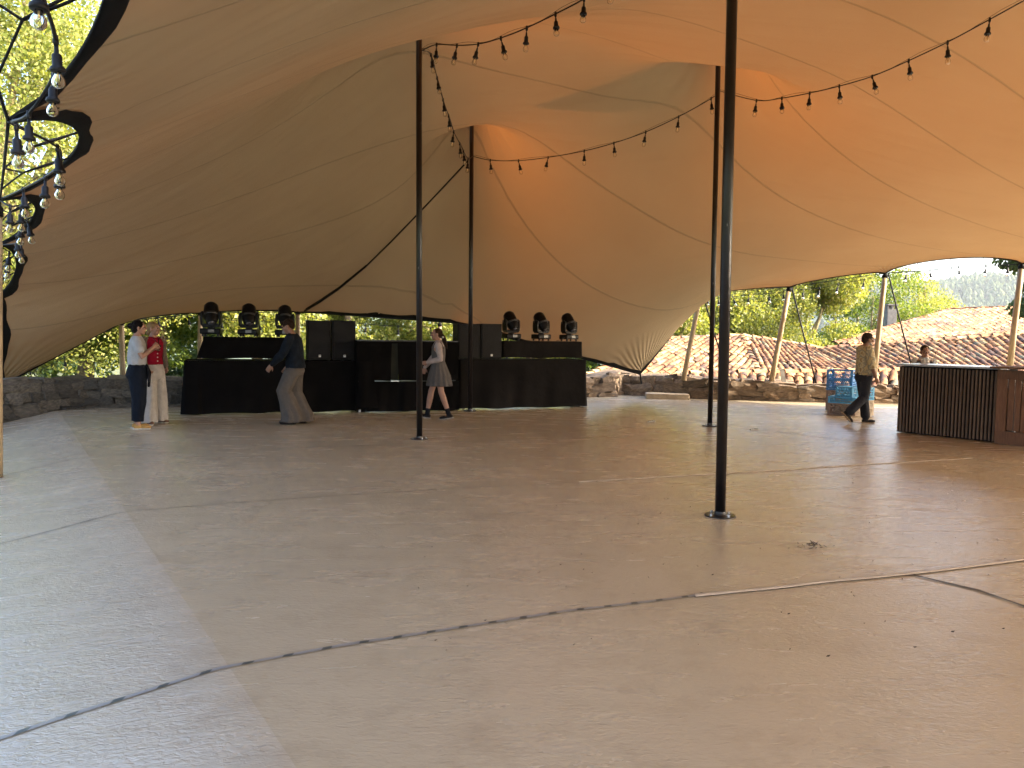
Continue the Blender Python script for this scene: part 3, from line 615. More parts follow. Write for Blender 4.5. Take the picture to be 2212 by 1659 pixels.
def tree(name, base, c, rad, n, leaf, mat, label, lumps=40, seed=1, trunk=.22, cat='tree', hang=0., limbs=9, group=None, bark=None, zmin=None):
    root = empty(name, base, label=label, cat=cat, group=group); V, Fc, lc = leaf_cloud(c, rad, n, leaf, lumps, seed, hang, zmin); b = np.array(base)
    link_mesh('crown', np_mesh('crown', V - b, Fc, smooth=False), mat, root)
    g = random.Random(seed); m = MB(); B_ = Vector(base); C_ = Vector(c); top = Vector((C_.x, C_.y, C_.z - rad[2] * .15)) - B_
    mid = top * .5 + Vector((g.uniform(-.3, .3), g.uniform(-.3, .3), 0)); m.tube([(0, 0, -.3), mid * .5, mid, top], [trunk * 1.25, trunk, trunk * .8, trunk * .35], 9)
    for i in range(limbs):
        e = Vector(lc[i * len(lc) // limbs]) - B_; s = Vector((0, 0, 0)).lerp(top, g.uniform(.35, .95)); md = s.lerp(e, .5) + Vector((g.uniform(-.4, .4), g.uniform(-.4, .4), g.uniform(-.2, .5)))
        m.tube([s, s.lerp(md, .5) + Vector((0, 0, .1)), md, md.lerp(e, .6) + Vector((g.uniform(-.2, .2), 0, g.uniform(-.1, .3))), e], [trunk * .42, trunk * .34, trunk * .25, trunk * .16, trunk * .07], 6)
        for q in range(3):
            t_ = e + Vector((g.uniform(-1, 1), g.uniform(-1, 1), g.uniform(-.6, .6))) * rad[0] * .3; m.tube([md.lerp(e, g.uniform(.2, .9)), md.lerp(t_, .6) , t_], [trunk * .12, trunk * .08, trunk * .03], 5)
    m.build('trunk', bark or M_BARK, root, smooth=True); return root
G_L = 'trees beyond the left side of the tent'; G_B = 'trees beyond the back of the tent'; G_R = 'trees behind the tiled roofs'
tree('broadleaf_tree', (-14.2, 17.5, -1.6), (-11.2, 17.4, 5.2), (4.8, 4.2, 5.6), 110000, .092, M_LEAF_Y, 'tall yellow-green tree filling the gap beyond the scalloped tent edge', 70, 3, .34, group=G_L, bark=M_TWIG, limbs=22)
tree('broadleaf_tree', (-11.6, 20.6, -1.0), (-11.6, 20.8, 3.2), (2.4, 2.2, 3.6), 24000, .13, M_LEAF_Y, 'green tree with a thick trunk at the far left over the stone wall', 40, 5, .24, group=G_L, limbs=8, zmin=-.3)
tree('broadleaf_tree', (-15.2, 20.0, -1.2), (-14.6, 20.5, 2.2), (2.6, 2.2, 3.4), 16000, .13, M_LEAF_Y, 'sunny yellow bushy tree low behind the far left tent corner', 32, 6, .16, group=G_L, zmin=-1.)
tree('broadleaf_tree', (-9.4, 20.4, -.5), (-9.1, 20.6, 3.1), (2.3, 2.0, 3.4), 26000, .12, M_LEAF_G, 'dark leafy tree right behind the two standing women', 44, 7, .15, group=G_B, zmin=-.2)
tree('broadleaf_tree', (-7.3, 21.8, -.5), (-7.0, 21.8, 3.4), (2.3, 2.0, 3.8), 22000, .12, M_LEAF_Y, 'leafy tree showing between the women and the left moving heads', 40, 8, .17, group=G_B, zmin=-.2)
tree('broadleaf_tree', (-4.9, 22.6, -.5), (-4.8, 22.8, 3.0), (2.5, 2.0, 3.6), 18000, .13, M_LEAF_Y, 'yellow-green tree showing behind the left moving heads and speakers', 36, 9, .17, group=G_B, zmin=-.2)
tree('broadleaf_tree', (-2.4, 23.6, -.5), (-2.2, 23.8, 2.6), (2.4, 2.0, 3.4), 18000, .13, M_LEAF_Y, 'bright yellow-green tree seen over the draped booth', 36, 10, .17, group=G_B, zmin=-.2)
tree('broadleaf_tree', (.6, 25.5, -.6), (.6, 25.5, 2.4), (2.5, 2.0, 3.2), 15000, .13, M_LEAF_Y, 'yellow-green tree behind the walking girl and right speakers', 32, 12, .17, group=G_B, zmin=-.4)
tree('shrub', (3.6, 25.5, -1.2), (3.6, 25.5, .6), (1.8, 1.5, 1.7), 9000, .12, M_LEAF_G, 'green shrub peeping out at the right end of the draped tables', 22, 13, .08, cat='shrub', limbs=5)
for i, (px, Y, zt, rx, n, mt, lb) in enumerate([
    (1480, 33, 7.5, 3.2, 24000, M_LEAF_Y, 'yellow-green tree beyond the touching-down tent corner'),
    (1610, 34, 8.0, 3.2, 26000, M_LEAF_Y, 'broad yellow-green tree behind the front black pole'),
    (1735, 35, 7.6, 3.1, 28000, M_LEAF_Y, 'rounded bright tree between the second and third wooden props'),
    (1855, 41, 8.4, 3.6, 24000, M_LEAF_G, 'darker green tree just left of the chimney'),
    (1945, 46, 6.6, 3.6, 15000, M_LEAF_Y, 'lighter tree top rising behind the chimney'),
    (1400, 31, 6.5, 3.0, 14000, M_LEAF_Y, 'yellow-green tree partly hidden by the lowered tent corner'),
    (2030, 56, 3.6, 4.5, 9000, M_LEAF_G, 'low green treetops peeping over the upper roof'),
    ]):
    x = (px - 1106) / F * Y; hz_ = (zt + 3.4) / 2
    tree('broadleaf_tree', (x, Y, -3.1), (x, Y, zt - hz_), (rx, 2.6, hz_), int(n * 1.6), .125, mt, lb, 52, 20 + i, .25, group=G_R, limbs=12, bark=M_TWIG, zmin=-3)
tree('conifer', (21.6, 30, -3.1), (20.9, 30, 4.9), (2.0, 2.0, 3.4), 15000, .16, M_LEAF_D, 'dark drooping conifer at the right beside the last wooden prop', 26, 41, .2, hang=1.6, limbs=14)
hv_ = []; hf_ = []
for i, (x, y, z, rx, ry, rz_) in enumerate([(-17, 26, .2, 4, 1.5, 2.2), (-10, 27, .2, 4, 1.5, 2.4), (-4, 28, .0, 4, 1.5, 2.2), (2, 29.5, -.6, 3.5, 1.5, 2.0)]):
    V, Fc, _ = leaf_cloud((x, y, z), (rx, ry, rz_), 15000, .16, 34, 300 + i); hf_.append(Fc + sum(len(q) for q in hv_)); hv_.append(V)
link_mesh('undergrowth', np_mesh('undergrowth', np.vstack(hv_), np.vstack(hf_), smooth=False), M_LEAF_D, kind='stuff', label='dark undergrowth closing the view behind the back trees', cat='undergrowth')
# rows of trees round the clearing outside the picture, so that light and reflections stay plausible
for i, (x, y, h_) in enumerate([]):
    tree('broadleaf_tree', (x, y, -1.8), (x, y, h_ * .5), (3.2, 3, h_ * .5), 5000, .26, M_LEAF_G, 'green tree standing left of the tent outside the view', 24, 60 + i, .3, group='trees left of the tent', limbs=5)

# ------------------------------------------------------------ haze
hm = bpy.data.materials.new('haze_air'); hm.use_nodes = True; hn = hm.node_tree; hn.nodes.clear(); ho = hn.nodes.new('ShaderNodeOutputMaterial'); hv = hn.nodes.new('ShaderNodeVolumePrincipled')
hv.inputs['Color'].default_value = (.82, .9, 1, 1); hv.inputs['Density'].default_value = .00009; hv.inputs['Anisotropy'].default_value = .2; hn.links.new(hv.outputs[0], ho.inputs['Volume'])
if HAZE: MB().box((200, 6, 75), (13400, 13400, 252)).build('haze', hm, kind='stuff', label='pale summer haze over the valley', cat='haze')
# ------------------------------------------------------------ canopy, webbing, poles
TENT = empty('stretch_tent', (0, 0, 0), label='huge sand-coloured stretch tent canopy with black scalloped webbing edge', cat='tent')
_b = bmesh.new(); _b.from_mesh(np_mesh('canopy', np.column_stack([VXY, TZ]), TR))
_b.normal_update(); cm = bpy.data.meshes.new('canopy'); _b.to_mesh(cm); _b.free(); cm.materials.append(M_FAB); cm.polygons.foreach_set('use_smooth', [True] * len(cm.polygons))
link_mesh('canopy', cm, None, TENT)
from mathutils.bvhtree import BVHTree
BV = BVHTree.FromPolygons([Vector(v) for v in np.column_stack([VXY, TZ])], [tuple(t) for t in TR])
def edge_band():
    n = NB; P = [Vector(p) for p in EP]; m = MB(); v = []; seg = edge_seg
    for i in range(n):
        t = (P[(i + 1) % n] - P[i - 1]).normalized(); nn = Vector((-t.y, t.x, 0)).normalized()
        if nn.dot(CEN - P[i]) < 0: nn = -nn
        left = seg[i] in (0, 1, 2, 3, 4, 23); w_ = (.105 + .028 * math.sin(i * .62) + .012 * math.sin(i * 1.3 + 1)) if left else .06
        q = P[i] + nn * w_; h = BV.ray_cast(Vector((q.x, q.y, -3)), Vector((0, 0, 1)))[0]; q.z = (h.z if h else P[i].z) - .012
        mid = P[i] + nn * w_ * .45; h = BV.ray_cast(Vector((mid.x, mid.y, -3)), Vector((0, 0, 1)))[0]; mid.z = (h.z if h else P[i].z) - .018
        o = P[i] - nn * .012; o.z -= .02; tp = P[i] - nn * .012; tp.z += .012
        v += [q, mid, o, tp]
    f = [(i * 4 + j, i * 4 + j + 1, ((i + 1) % n) * 4 + j + 1, ((i + 1) % n) * 4 + j) for i in range(n) for j in range(3)]
    m.add(v, f); m.build('edge_band', M_WEB, TENT, smooth=True)
edge_band()
def edge_line(i, k):   # point k in 0..1 on the straight chord of anchor i
    return ANCH[i][0].lerp(ANCH[(i + 1) % len(ANCH)][0], k)
def edge_curve(i, k):
    idx = [j for j, s in enumerate(edge_seg) if s == i]; return Vector(EP[idx[min(len(idx) - 1, int(k * len(idx)))]])
for i in (23, 0, 1, 2, 3):      # short straps that tie the scallops to the perimeter rope
    for k in (.33, .64):
        a, b = edge_line(i, k), edge_curve(i, k); d = (b - a)
        if d.length < .12: continue
        s = d.cross(Vector((0, 0, 1))).normalized() * .03; a = a.lerp(b, .3)
        m = MB(); m.tube([a, a.lerp(b, .5) + s, b - s * .4], .009, 6); m.tube([a, a.lerp(b, .5) - s, b + s * .4], .009, 6); m.tube([edge_line(i, k - .16), a, edge_line(i, k + .16)], .008, 6); m.build('tie_strap', M_WEB, TENT, smooth=True)
    P = [edge_line(i, k / 12) + Vector((0, 0, -.03 * math.sin(math.pi * k / 12))) for k in range(13)]
    MB().tube(P, .011, 6).build('perimeter_rope', M_ROPE, TENT, smooth=True)
for i in (10, 11, 12, 13, 8, 7, 9, 6): 
    for k in (.25, .5, .75):
        a, b = edge_line(i, k), edge_curve(i, k)
        if (a - b).length > .1: MB().tube([a, b], .009, 5).build('tie_strap', M_WEB, TENT)
    MB().tube([edge_line(i, k / 6) for k in range(7)], .008, 5).build('perimeter_rope', M_ROPE, TENT)
CHROME = simple('zinc_bolt', (.45, .45, .45), .35, metal=1)
def mast(P, top, r, label, lean=(0, 0)):
    root = empty('tent_pole', P, label=label, cat='tent pole', group='tall black poles holding up the tent')
    t = Vector((lean[0], lean[1], top)); m = MB(); m.tube([(0, 0, .01), t], r, 20); m.tube([t * .9, t * .9 + Vector((0, 0, .05))], r * 1.08, 20); m.build('pole', M_POLE, root, smooth=True)
    MB().lathe([(.0, 0), (r * 1.5, 0), (r * 1.9, .05), (r * 1.2, .11), (.01, .13)], 16, (t.x, t.y, t.z - .06)).build('pole_head', M_WEB, root, smooth=True)
    MB().lathe([(.125, .004), (.13, .008), (.13, .014), (.125, .018), (.055, .018), (r * 1.08, .03), (r * 1.05, .05)], 28).build('base_plate', simple('black_steel', (.02, .018, .018), .3, metal=.3), root, smooth=False)
    for k in range(4):
        a = k * math.pi / 2 + .5; MB().lathe([(.009, 0), (.009, .012), (.012, .012), (.012, .018), (.004, .02)], 6, (.1 * math.cos(a), .1 * math.sin(a), .018)).build('bolt', CHROME, root)
    return root
for (P, z, off), r, lb in zip(POLE_TOPS, (.042, .042, .044, .042, .042), (
    'black pole left of the middle, its base plate in front of the walking girl', 'farther black pole standing before the right loudspeakers', 'nearest and thickest-looking black pole, running out of the top of the picture',
    'black pole just behind and left of the nearest one', 'black pole at the right outside the view')):
    mast(P, z, r, lb, off)
def prop(bot, top, label, r=.058):
    bot, top = Vector(bot), Vector(top); root = empty('wooden_prop', bot, label=label, cat='tent prop', group='wooden props round the tent edge'); d = top - bot
    MB().tube([(0, 0, -.05), d * .33, d * .66, d], [r * 1.08, r * 1.02, r, r * .92], 14).build('log', M_LOG, root, smooth=True)
    MB().tube([d * .97, d * 1.0, d * 1.0 + Vector((0, 0, .05))], [r * 1.1, r * 1.1, r * .4], 12).build('end_cap', M_WEB, root, smooth=True)
    return root
prop(at(1476, 818, 19.2), E1 + Vector((0, 0, -.05)), 'leaning wooden prop nearest the touching-down tent corner')
prop(at(1664, 834, 18.95), E2 + Vector((0, 0, -.05)), 'leaning wooden prop standing on the wall to the right of the nearest black pole', .062)
prop(at(1888, 812, 18.7), E3 + Vector((0, 0, -.05)), 'leaning wooden prop behind the walking bearded man', .062)
prop(at(2180, 800, 17.8), E4 + Vector((0, 0, -.05)), 'leaning wooden prop at the right edge behind the bars', .065)
prop((at(-7, 1002, 8.4).x, 8.4, floor_z(at(-7, 1002, 8.4).x, 8.4)), A2 + Vector((-.045, 0.02, -.08)), 'wooden prop standing at the very left edge of the picture', .05)
prop(at(266, 838, 15.9), B4 + Vector((0, 0, .0)), 'grey wooden prop standing behind the woman in the white top', .055)
prop(at(431, 838, 16.3), B3, 'wooden prop behind the leftmost moving head', .05)
prop(at(644, 838, 16.8), B2, 'wooden prop behind the man in the dark blue shirt', .05)
prop(at(947, 838, 17.9), at(950, 700, 17.5), 'wooden prop rising behind the girl in the pinafore', .045)
def guy(a, b, label, r=.019, group='guy ropes'):
    m = MB(); a, b = Vector(a), Vector(b); m.tube([Vector((0, 0, 0)), (b - a) * .5 + Vector((0, 0, -.03)), b - a], r, 6); o = m.build('guy_rope', M_ROPE, smooth=True, label=label, cat='rope', group=group); o.location = a; return o
guy(E1 + Vector((.1, .1, 0)), at(1572, 812, 19.6), 'black guy rope running down from the first wooden prop')
guy(E2 + Vector((.1, .1, 0)), at(1766, 838, 19.1), 'black guy rope running down from the second wooden prop')
guy(E3 + Vector((.1, .05, 0)), at(1972, 800, 19.0), 'black guy rope slanting down to the bartender in the bow collar', .018)
SP = []
for px, py in ((1011, 347), (960, 402), (905, 460), (845, 522), (788, 578), (730, 625), (690, 652), (658, 672)):
    h = BV.ray_cast(CAM, ray(px, py))[0]; h = h if h else at(px, py, 16.4); Y = min(15.05 + (1011 - px) / 353 * 1.4, h.y - .12); SP.append(at(px, py, Y))
m = MB(); m.tube([p - SP[0] for p in SP], [.016] * 5 + [.024, .026, .022], 6); m.tube([p - SP[0] + Vector((.03, 0, .05)) for p in SP[4:]], .012, 5)
m.build('tension_strap', M_ROPE, smooth=True, label='black strap sloping from the far pole down to the back edge', cat='strap').location = SP[0]
guy(RC, RC + Vector((.1, .35, -.25)), 'short strap tying the lowered tent corner to the wall', .02)
bd = MB().box((0, 0, .2), (.10, .03, .55), Matrix.Rotation(-.22, 3, 'Y')).build('board', simple('grey_board', (.25, .24, .22), .9, var=.3), label='weathered grey board leaning beside the second wooden prop', cat='board'); bd.location = at(1692, 838, 18.9)

# ------------------------------------------------------------ festoon lights
M_RUB = simple('black_rubber', (.007, .0075, .009), .5, spec=.3)
gm = bpy.data.materials.new('bulb_glass'); gm.use_nodes = True; gp = gm.node_tree.nodes['Principled BSDF']; gp.inputs['Transmission Weight'].default_value = 1; gp.inputs['Roughness'].default_value = .02; gp.inputs['IOR'].default_value = 1.12; gp.inputs['Base Color'].default_value = (.97, .97, .93, 1)
M_GLASS = gm; M_FIL = simple('filament', (.8, .6, .3), .4, metal=.8)
SOCK = MB().lathe([(.009, .11), (.011, .075), (.02, .066), (.023, .06), (.0235, .012), (.034, .004), (.037, -.008), (.034, -.016), (.02, -.018)], 14).mesh('socket', True)
BULB = MB().lathe([(.015, -.015), (.016, -.03), (.022, -.04), (.0295, -.055), (.031, -.068), (.028, -.082), (.019, -.093), (.002, -.098)], 14).mesh('bulb', True)
FILM = MB().tube([(-.004, 0, -.018), (-.008, 0, -.055), (-.003, 0, -.07), (.003, 0, -.055), (.008, 0, -.07), (.004, 0, -.018)], .0011, 4).tube([(0, 0, -.015), (0, 0, -.045)], .004, 6).mesh('filament', True)
for me_, mt_ in ((SOCK, M_RUB), (BULB, M_GLASS), (FILM, M_FIL)): me_.materials.append(mt_)
def festoon(label, nodes, ends=(), drop=.07, wire=True, group='festoon strings under the tent', sway=.12, size=1.0, r=.0075, skip=()):
    """nodes: world points along the cable; every node but those in skip carries a lamp"""
    nodes = [Vector(p) for p in nodes]; a = [Vector(p) for p in ends[:1]]; z = [Vector(p) for p in ends[1:2]]; allp = a + nodes + z; O = allp[0]
    root = empty('festoon_string', O, label=label, cat='string lights', group=group); P = []
    for i in range(len(allp) - 1):
        p0, p1, p2, p3 = allp[max(i - 1, 0)], allp[i], allp[i + 1], allp[min(i + 2, len(allp) - 1)]
        for k in range(4):
            t = k / 4; P.append(.5 * ((2 * p1) + (p2 - p0) * t + (2 * p0 - 5 * p1 + 4 * p2 - p3) * t * t + (3 * p1 - p0 - 3 * p2 + p3) * t ** 3))
    P.append(allp[-1]); MB().tube([p - O for p in P], r, 6).build('cable', M_RUB, root, smooth=True)
    if wire: MB().tube([p - O + Vector((0, 0, .02 + .018 * math.sin(i * .8))) for i, p in enumerate(P)], .0025, 4).build('support_wire', M_ROPE, root, smooth=True)
    for i, p in enumerate(nodes):
        if i in skip: continue
        tl = Vector((rng.gauss(0, sway), rng.gauss(0, sway), -1)).normalized(); b = p - O; s = b + tl * drop * size
        cn = MB().tube([b + Vector((0, 0, .02)), b - Vector((0, 0, .02)), b + tl * .035], [.012, .015, .009], 8).tube([b, s], .0055, 6).build('connector', M_RUB, root, smooth=True)
        rot = tl.to_track_quat('-Z', 'Y'); so = link_mesh('socket', SOCK, None, root); so.matrix_local = Matrix.LocRotScale(s + tl * .09 * size, rot, (size,) * 3)
        link_mesh('bulb', BULB, None, so); link_mesh('filament', FILM, None, so)
    return root
def along(pix, a, b):   # nodes on the vertical plane through world points a, b
    out = []; n = (Vector(b) - Vector(a)); n = Vector((-n.y, n.x, 0)).normalized()
    for px, py in pix:
        d = ray(px, py); out.append(CAM + d * (n.dot(Vector(a) - CAM) / n.dot(d)))
    return out
Pt = lambda P, z: Vector((P.x, P.y, z))
festoon('festoon string rising from the left pole towards the top of the picture', along([(943, 96), (987, 98), (1033, 95), (1082, 82), (1138, 60), (1200, 30), (1262, -3), (1330, -52), (1410, -120)], P1, P3), [Pt(P1, 5.42), Pt(P3, 5.4)])
festoon('festoon string dropping steeply from the left pole to the far pole', along([(931, 118), (944, 168), (957, 215), (969, 250), (980, 284), (993, 310), (1001, 326), (1011, 343)], P1, P2), [Pt(P1, 5.42), Pt(P2, 4.95)])
festoon('festoon string swinging between the two far poles', along([(1059, 346), (1120, 347), (1184, 340), (1262, 326), (1326, 309), (1395, 285), (1466, 252), (1536, 213)], P2, P4), [Pt(P2, 4.95), Pt(P4, 5.62)])
festoon('festoon string climbing to the top right corner in front of the orange canopy', along([(1634, 217), (1689, 212), (1749, 201), (1813, 186), (1884, 165), (1963, 131), (2047, 91), (2138, 42), (2250, -20)], P4, P5), [Pt(P4, 5.62), Pt(P5, 5.6)])
G_E = 'festoon strings hung along the tent edge'
festoon('festoon string along the low slope of the right tent corner', along([(1500, 652), (1474, 684), (1440, 722)], E1, RC), [E1, at(1400, 775, 18.8)], wire=False, group=G_E, r=.006)
festoon('festoon string between the first and second wooden props', along([(1530, 640), (1552, 641), (1583, 641), (1618, 637), (1661, 634), (1692, 630)], E1, E2), [E1, E2], group=G_E, r=.006)
festoon('festoon string between the second and third wooden props', along([(1735, 626), (1771, 622), (1811, 614), (1867, 604)], E2, E3), [E2, E3], group=G_E, r=.006)
festoon('festoon string hanging against the white sky between the last two props', along([(1959, 588), (2009, 583), (2071, 576), (2130, 574), (2178, 573)], E3, E4), [E3, E4], group=G_E, r=.006)
festoon('festoon string under the back edge left of the moving heads', along([(300, 690), (341, 686), (405, 683)], B4, B3), [B4, B3], group=G_E, r=.005)
festoon('festoon string under the back edge behind the left moving heads', along([(480, 690), (560, 695), (600, 692)], B3, B2), [B3, B2], group=G_E, r=.005)
festoon('festoon string under the back edge over the loudspeakers and booth', along([(665, 685), (720, 694), (790, 700), (860, 705), (930, 708)], B2, B1), [B2, B1], group=G_E, r=.005)
festoon('festoon string near the ground at the far left tent corner', along([(66, 806), (140, 772)], LC, B4), [LC + Vector((0, 0, .3)), B4], wire=False, group=G_E, r=.005)
G_LE = 'big festoon strings along the left scalloped edge'
festoon('big festoon string hanging closest to the camera at the top left', [at(84, -62, 3.2), at(120, 84, 3.9), at(116, 162, 4.5), at(62, 246, 4.75)], [at(150, -260, 2.6), at(26, 262, 5.0)], wire=True, group=G_LE, drop=.05, sway=.05, size=1.0, r=.010)
festoon('festoon string swinging across the second scallop', [at(35, 272, 5.1), at(124, 318, 5.6), at(127, 356, 6.1), at(98, 382, 6.7), at(50, 408, 7.3)], [A1, A2], wire=True, group=G_LE, drop=.05, sway=.06, size=1.15, r=.010)
festoon('small festoon string across the third scallop', [at(22, 446, 7.9), at(45, 446, 8.1), at(48, 478, 8.5), at(60, 476, 8.8), at(36, 510, 9.3), at(46, 524, 9.8)], [A2, A3], wire=True, group=G_LE, drop=.05, sway=.06, size=1.12, r=.009)
festoon('far small festoon string at the bottom of the left scallops', [at(20, 545, 10.5), at(14, 562, 10.9), at(17, 564, 11.2), at(5, 578, 11.8), at(18, 575, 12.1)], [A3, A4], wire=False, group=G_LE, drop=.05, sway=.06, size=1.1, r=.008)

# ------------------------------------------------------------ draped stage tables, loudspeakers, moving heads
TO = flat(398, 897); TE = flat(1266, 880); TU = (TE - TO).normalized(); TVn = Vector((-TU.y, TU.x, 0)); TA = math.atan2(TU.y, TU.x)
def tl_(px, py=None, depth=0.0, z=None):    # where the sight line through a pixel meets the table front (pushed back by depth): (along, height)
    d = ray(px, py if py is not None else 720); q = TO + TVn * depth; t = TVn.dot(q - CAM) / TVn.dot(d); p = CAM + d * t; return (p - TO).dot(TU), p.z
M_CLOTH = simple('black_cloth', (.0035, .0032, .0032), .85, var=.3, scale=3, bump=.35, bscale=9, spec=.04)
M_CLOTH2 = simple('worn_black_cloth', (.008, .007, .0065), .8, var=.35, scale=2, bump=.4, bscale=8, spec=.06)
def T(u, v, z=0.0): return TO + TU * u + TVn * v + Vector((0, 0, z))
def drape(name, u0, u1, z0, z1, depth, v0, label, mat, seed=0, folds=1.0, slant=0, round_l=False, cat='table', top=.004, sag=.012):
    """a table under a floor-length cloth: pleated front and sides, flat top, table frame under it"""
    root = empty(name, T(u0, v0), TA, label=label, cat=cat); L_ = u1 - u0; g = random.Random(seed)
    path = [(0, depth)] + [(0, depth * (1 - k / 6)) for k in range(1, 6)]
    n = int(L_ / .03); path += [(L_ * k / n, 0) for k in range(n + 1)] + [(L_, depth * k / 6) for k in range(1, 7)]
    nz = 16; v = []; f = []; ph = [g.uniform(0, 6) for _ in range(6)]; s = 0
    for i, (x, y) in enumerate(path):
        if i: s += math.hypot(x - path[i - 1][0], y - path[i - 1][1])
        for k in range(nz + 1):
            t = k / nz; am = folds * (.008 + .065 * (t ** 1.3)); side = 1 if 0 < x < L_ else .5
            fo = math.sin(s * 9 + ph[0] + .8 * math.sin(s * 2.1 + ph[1])) * .5 + math.sin(s * 17 + ph[2] + t) * .22 + math.sin(s * 4.1 + ph[3]) * .6
            fo *= .55 + .45 * math.sin(s * 1.7 + ph[4]); dx, dy = (0, -1) if side == 1 else ((-1, 0) if x <= 0 else (1, 0))
            if x == 0 and y == 0: dx, dy = -.7, -.7
            if x == L_ and y == 0: dx, dy = .7, -.7
            o = am * (fo + 1.0) + (.05 * t if round_l and x < .25 and y < .1 else 0); xs = x + slant * (1 - x / L_) * (1 - t)
            zz = z1 - (z1 - z0 - .012 - abs(math.sin(s * 3 + ph[5])) * .02) * t
            v.append((xs + dx * o, y + dy * o, zz + (floor_drop if z0 == 0 else 0) * 0))
    m = len(path)
    f = [(i * (nz + 1) + k, i * (nz + 1) + k + 1, (i + 1) * (nz + 1) + k + 1, (i + 1) * (nz + 1) + k) for i in range(m - 1) for k in range(nz)]
    mb = MB().add(v, f); o = mb.build('cloth', mat, root, smooth=True)
    tp = MB(); nx = 20; vv = [(slant * (1 - i / nx) + (L_ + 0) * i / nx if False else slant + (L_ - slant) * i / nx, depth * j / 6, z1 + .003 - sag * math.sin(math.pi * i / nx) * .3) for i in range(nx + 1) for j in range(7)]
    tp.add(vv, [(i * 7 + j, (i + 1) * 7 + j, (i + 1) * 7 + j + 1, i * 7 + j + 1) for i in range(nx) for j in range(6)]); tp.build('cloth_top', mat, root, smooth=True)
    fr = MB(); fr.box((L_ / 2 + slant / 2, depth / 2, z1 - .03), (L_ - slant - .06, depth - .06, .04))
    for x in (.1 + slant, L_ - .1):
        for y in (.08, depth - .08): fr.box((x, y, (z0 + z1) / 2 - .02), (.04, .04, z1 - z0 - .06))
    fr.build('table_frame', M_POLE, root); return root
floor_drop = 0
uL, zL = tl_(398, 779); uM1, _ = tl_(786); uM2, _ = tl_(990); uR, zR = tl_(1266, 779)
zT = tl_(450, 779)[1]; zT2 = tl_(1150, 777)[1]
drape('draped_table', uL, uM1 - .02, 0, zT, 1.0, 0, 'long low black-draped table carrying the left moving heads and loudspeakers', M_CLOTH, 1, .8, round_l=True)
drape('draped_table', uM2 + .05, uR, 0, zT2, .9, .02, 'long black-draped table under the right loudspeakers and riser', M_CLOTH2, 2, .7)
r0, rz = tl_(432, 727, .25); r1, _ = tl_(652, 727, .25)
drape('draped_riser', r0 - .05, r1, zT + .01, rz, .55, .22, 'sloping black-draped riser carrying the three left moving heads', M_CLOTH, 3, .25, slant=.12, cat='riser')
q0, qz = tl_(1087, 736, .2); q1, _ = tl_(1256, 736, .2)
drape('draped_riser', q0, q1, zT2 + .01, qz, .5, .18, 'black-draped riser carrying the three right moving heads', M_CLOTH2, 4, .25, cat='riser')
# the middle booth: two upper cloths with a gap, a lower skirt, a shelf edge between them
k0, kz = tl_(770, 734, -.05); k1, _ = tl_(988, 734, -.05); kg0, kgt = tl_(845, 741, -.05); kg1, _ = tl_(857, 741, -.05); _, kb = tl_(850, 823, -.05)
booth = empty('draped_booth', T(k0, -.12), TA, label='tall black-draped booth in the middle with a pale slit in its cloth', cat='booth'); LB = k1 - k0
def cloth_panel(name, x0, x1, z0, z1, y, seed, parent, mat, amp=.02, taper=(0, 0)):
    n = max(6, int(abs(x1 - x0) / .03)); nz = 14; g = random.Random(seed); ph = [g.uniform(0, 6) for _ in range(4)]; v = []
    for i in range(n + 1):
        for k in range(nz + 1):
            t = k / nz; x = x0 + taper[0] * t + (x1 + taper[1] * t - x0 - taper[0] * t) * i / n
            v.append((x, y - amp * (.3 + t) * (1 + math.sin(x * 13 + ph[0] + math.sin(x * 3 + ph[1])) * .6 + .4 * math.sin(x * 27 + ph[2] + t * 2)), z1 + (z0 - z1) * t + .008 * math.sin(x * 7 + ph[3]) * t))
    me = MB().add(v, [(i * (nz + 1) + k, i * (nz + 1) + k + 1, (i + 1) * (nz + 1) + k + 1, (i + 1) * (nz + 1) + k) for i in range(n) for k in range(nz)]); return me.build(name, mat, parent, smooth=True)
ga, gb = kg0 - k0, kg1 - k0
cloth_panel('upper_cloth', 0, ga, kb + .01, kz, 0, 5, booth, M_CLOTH, .012, (0, -.02)); cloth_panel('upper_cloth', gb, LB, kb + .01, kz, 0, 6, booth, M_CLOTH, .012, (.02, 0))
cloth_panel('upper_cloth', ga - .03, gb + .03, kgt, kz, .01, 7, booth, M_CLOTH, .006)
cloth_panel('slit_daylight_sheet', ga - .03, gb + .03, kb + .02, kgt, .06, 8, booth, simple('painted_daylight', (.018, .02, .012), .9), .003)  # added sheet, its grey-green colour stands in for daylight through the slit
cloth_panel('lower_cloth', -.02, LB + .02, .015, kb, -.03, 9, booth, M_CLOTH, .03)
for x in (0, LB): 
    s = MB(); s.box((x, .4, kz / 2), (.02, .8, kz - .03)); s.build('side_cloth', M_CLOTH, booth)
fr = MB(); fr.box((LB / 2, .4, kz - .012), (LB, .82, .02)); fr.box((LB / 2, .42, kb - .03), (LB - .05, .7, .025))
for x in (.06, LB - .06): 
    for y in (.06, .76): fr.box((x, y, kz / 2), (.045, .045, kz - .03))
fr.build('booth_frame', M_POLE, booth)
MB().box(((ga + gb) / 2, -.05, kb + .005), (.16, .02, .012)).build('shelf_edge', simple('aluminium', (.6, .6, .62), .3, metal=1), booth)
ft = MB()
for x in (.04, .22): ft.box((x, -.02, .03), (.05, .06, .05))
ft.build('foot', simple('grey_plastic', (.35, .36, .36), .5), booth)
c = cloth_panel('hanging_cloth', uM1 - k0 - .10, uM1 - k0 + .12, .10, zT, -.10, 15, booth, M_CLOTH, .03, (-.08, .12))
M_CAB = simple('speaker_cabinet', (.004, .004, .004), .6, spec=.2, bump=.4, bscale=220)
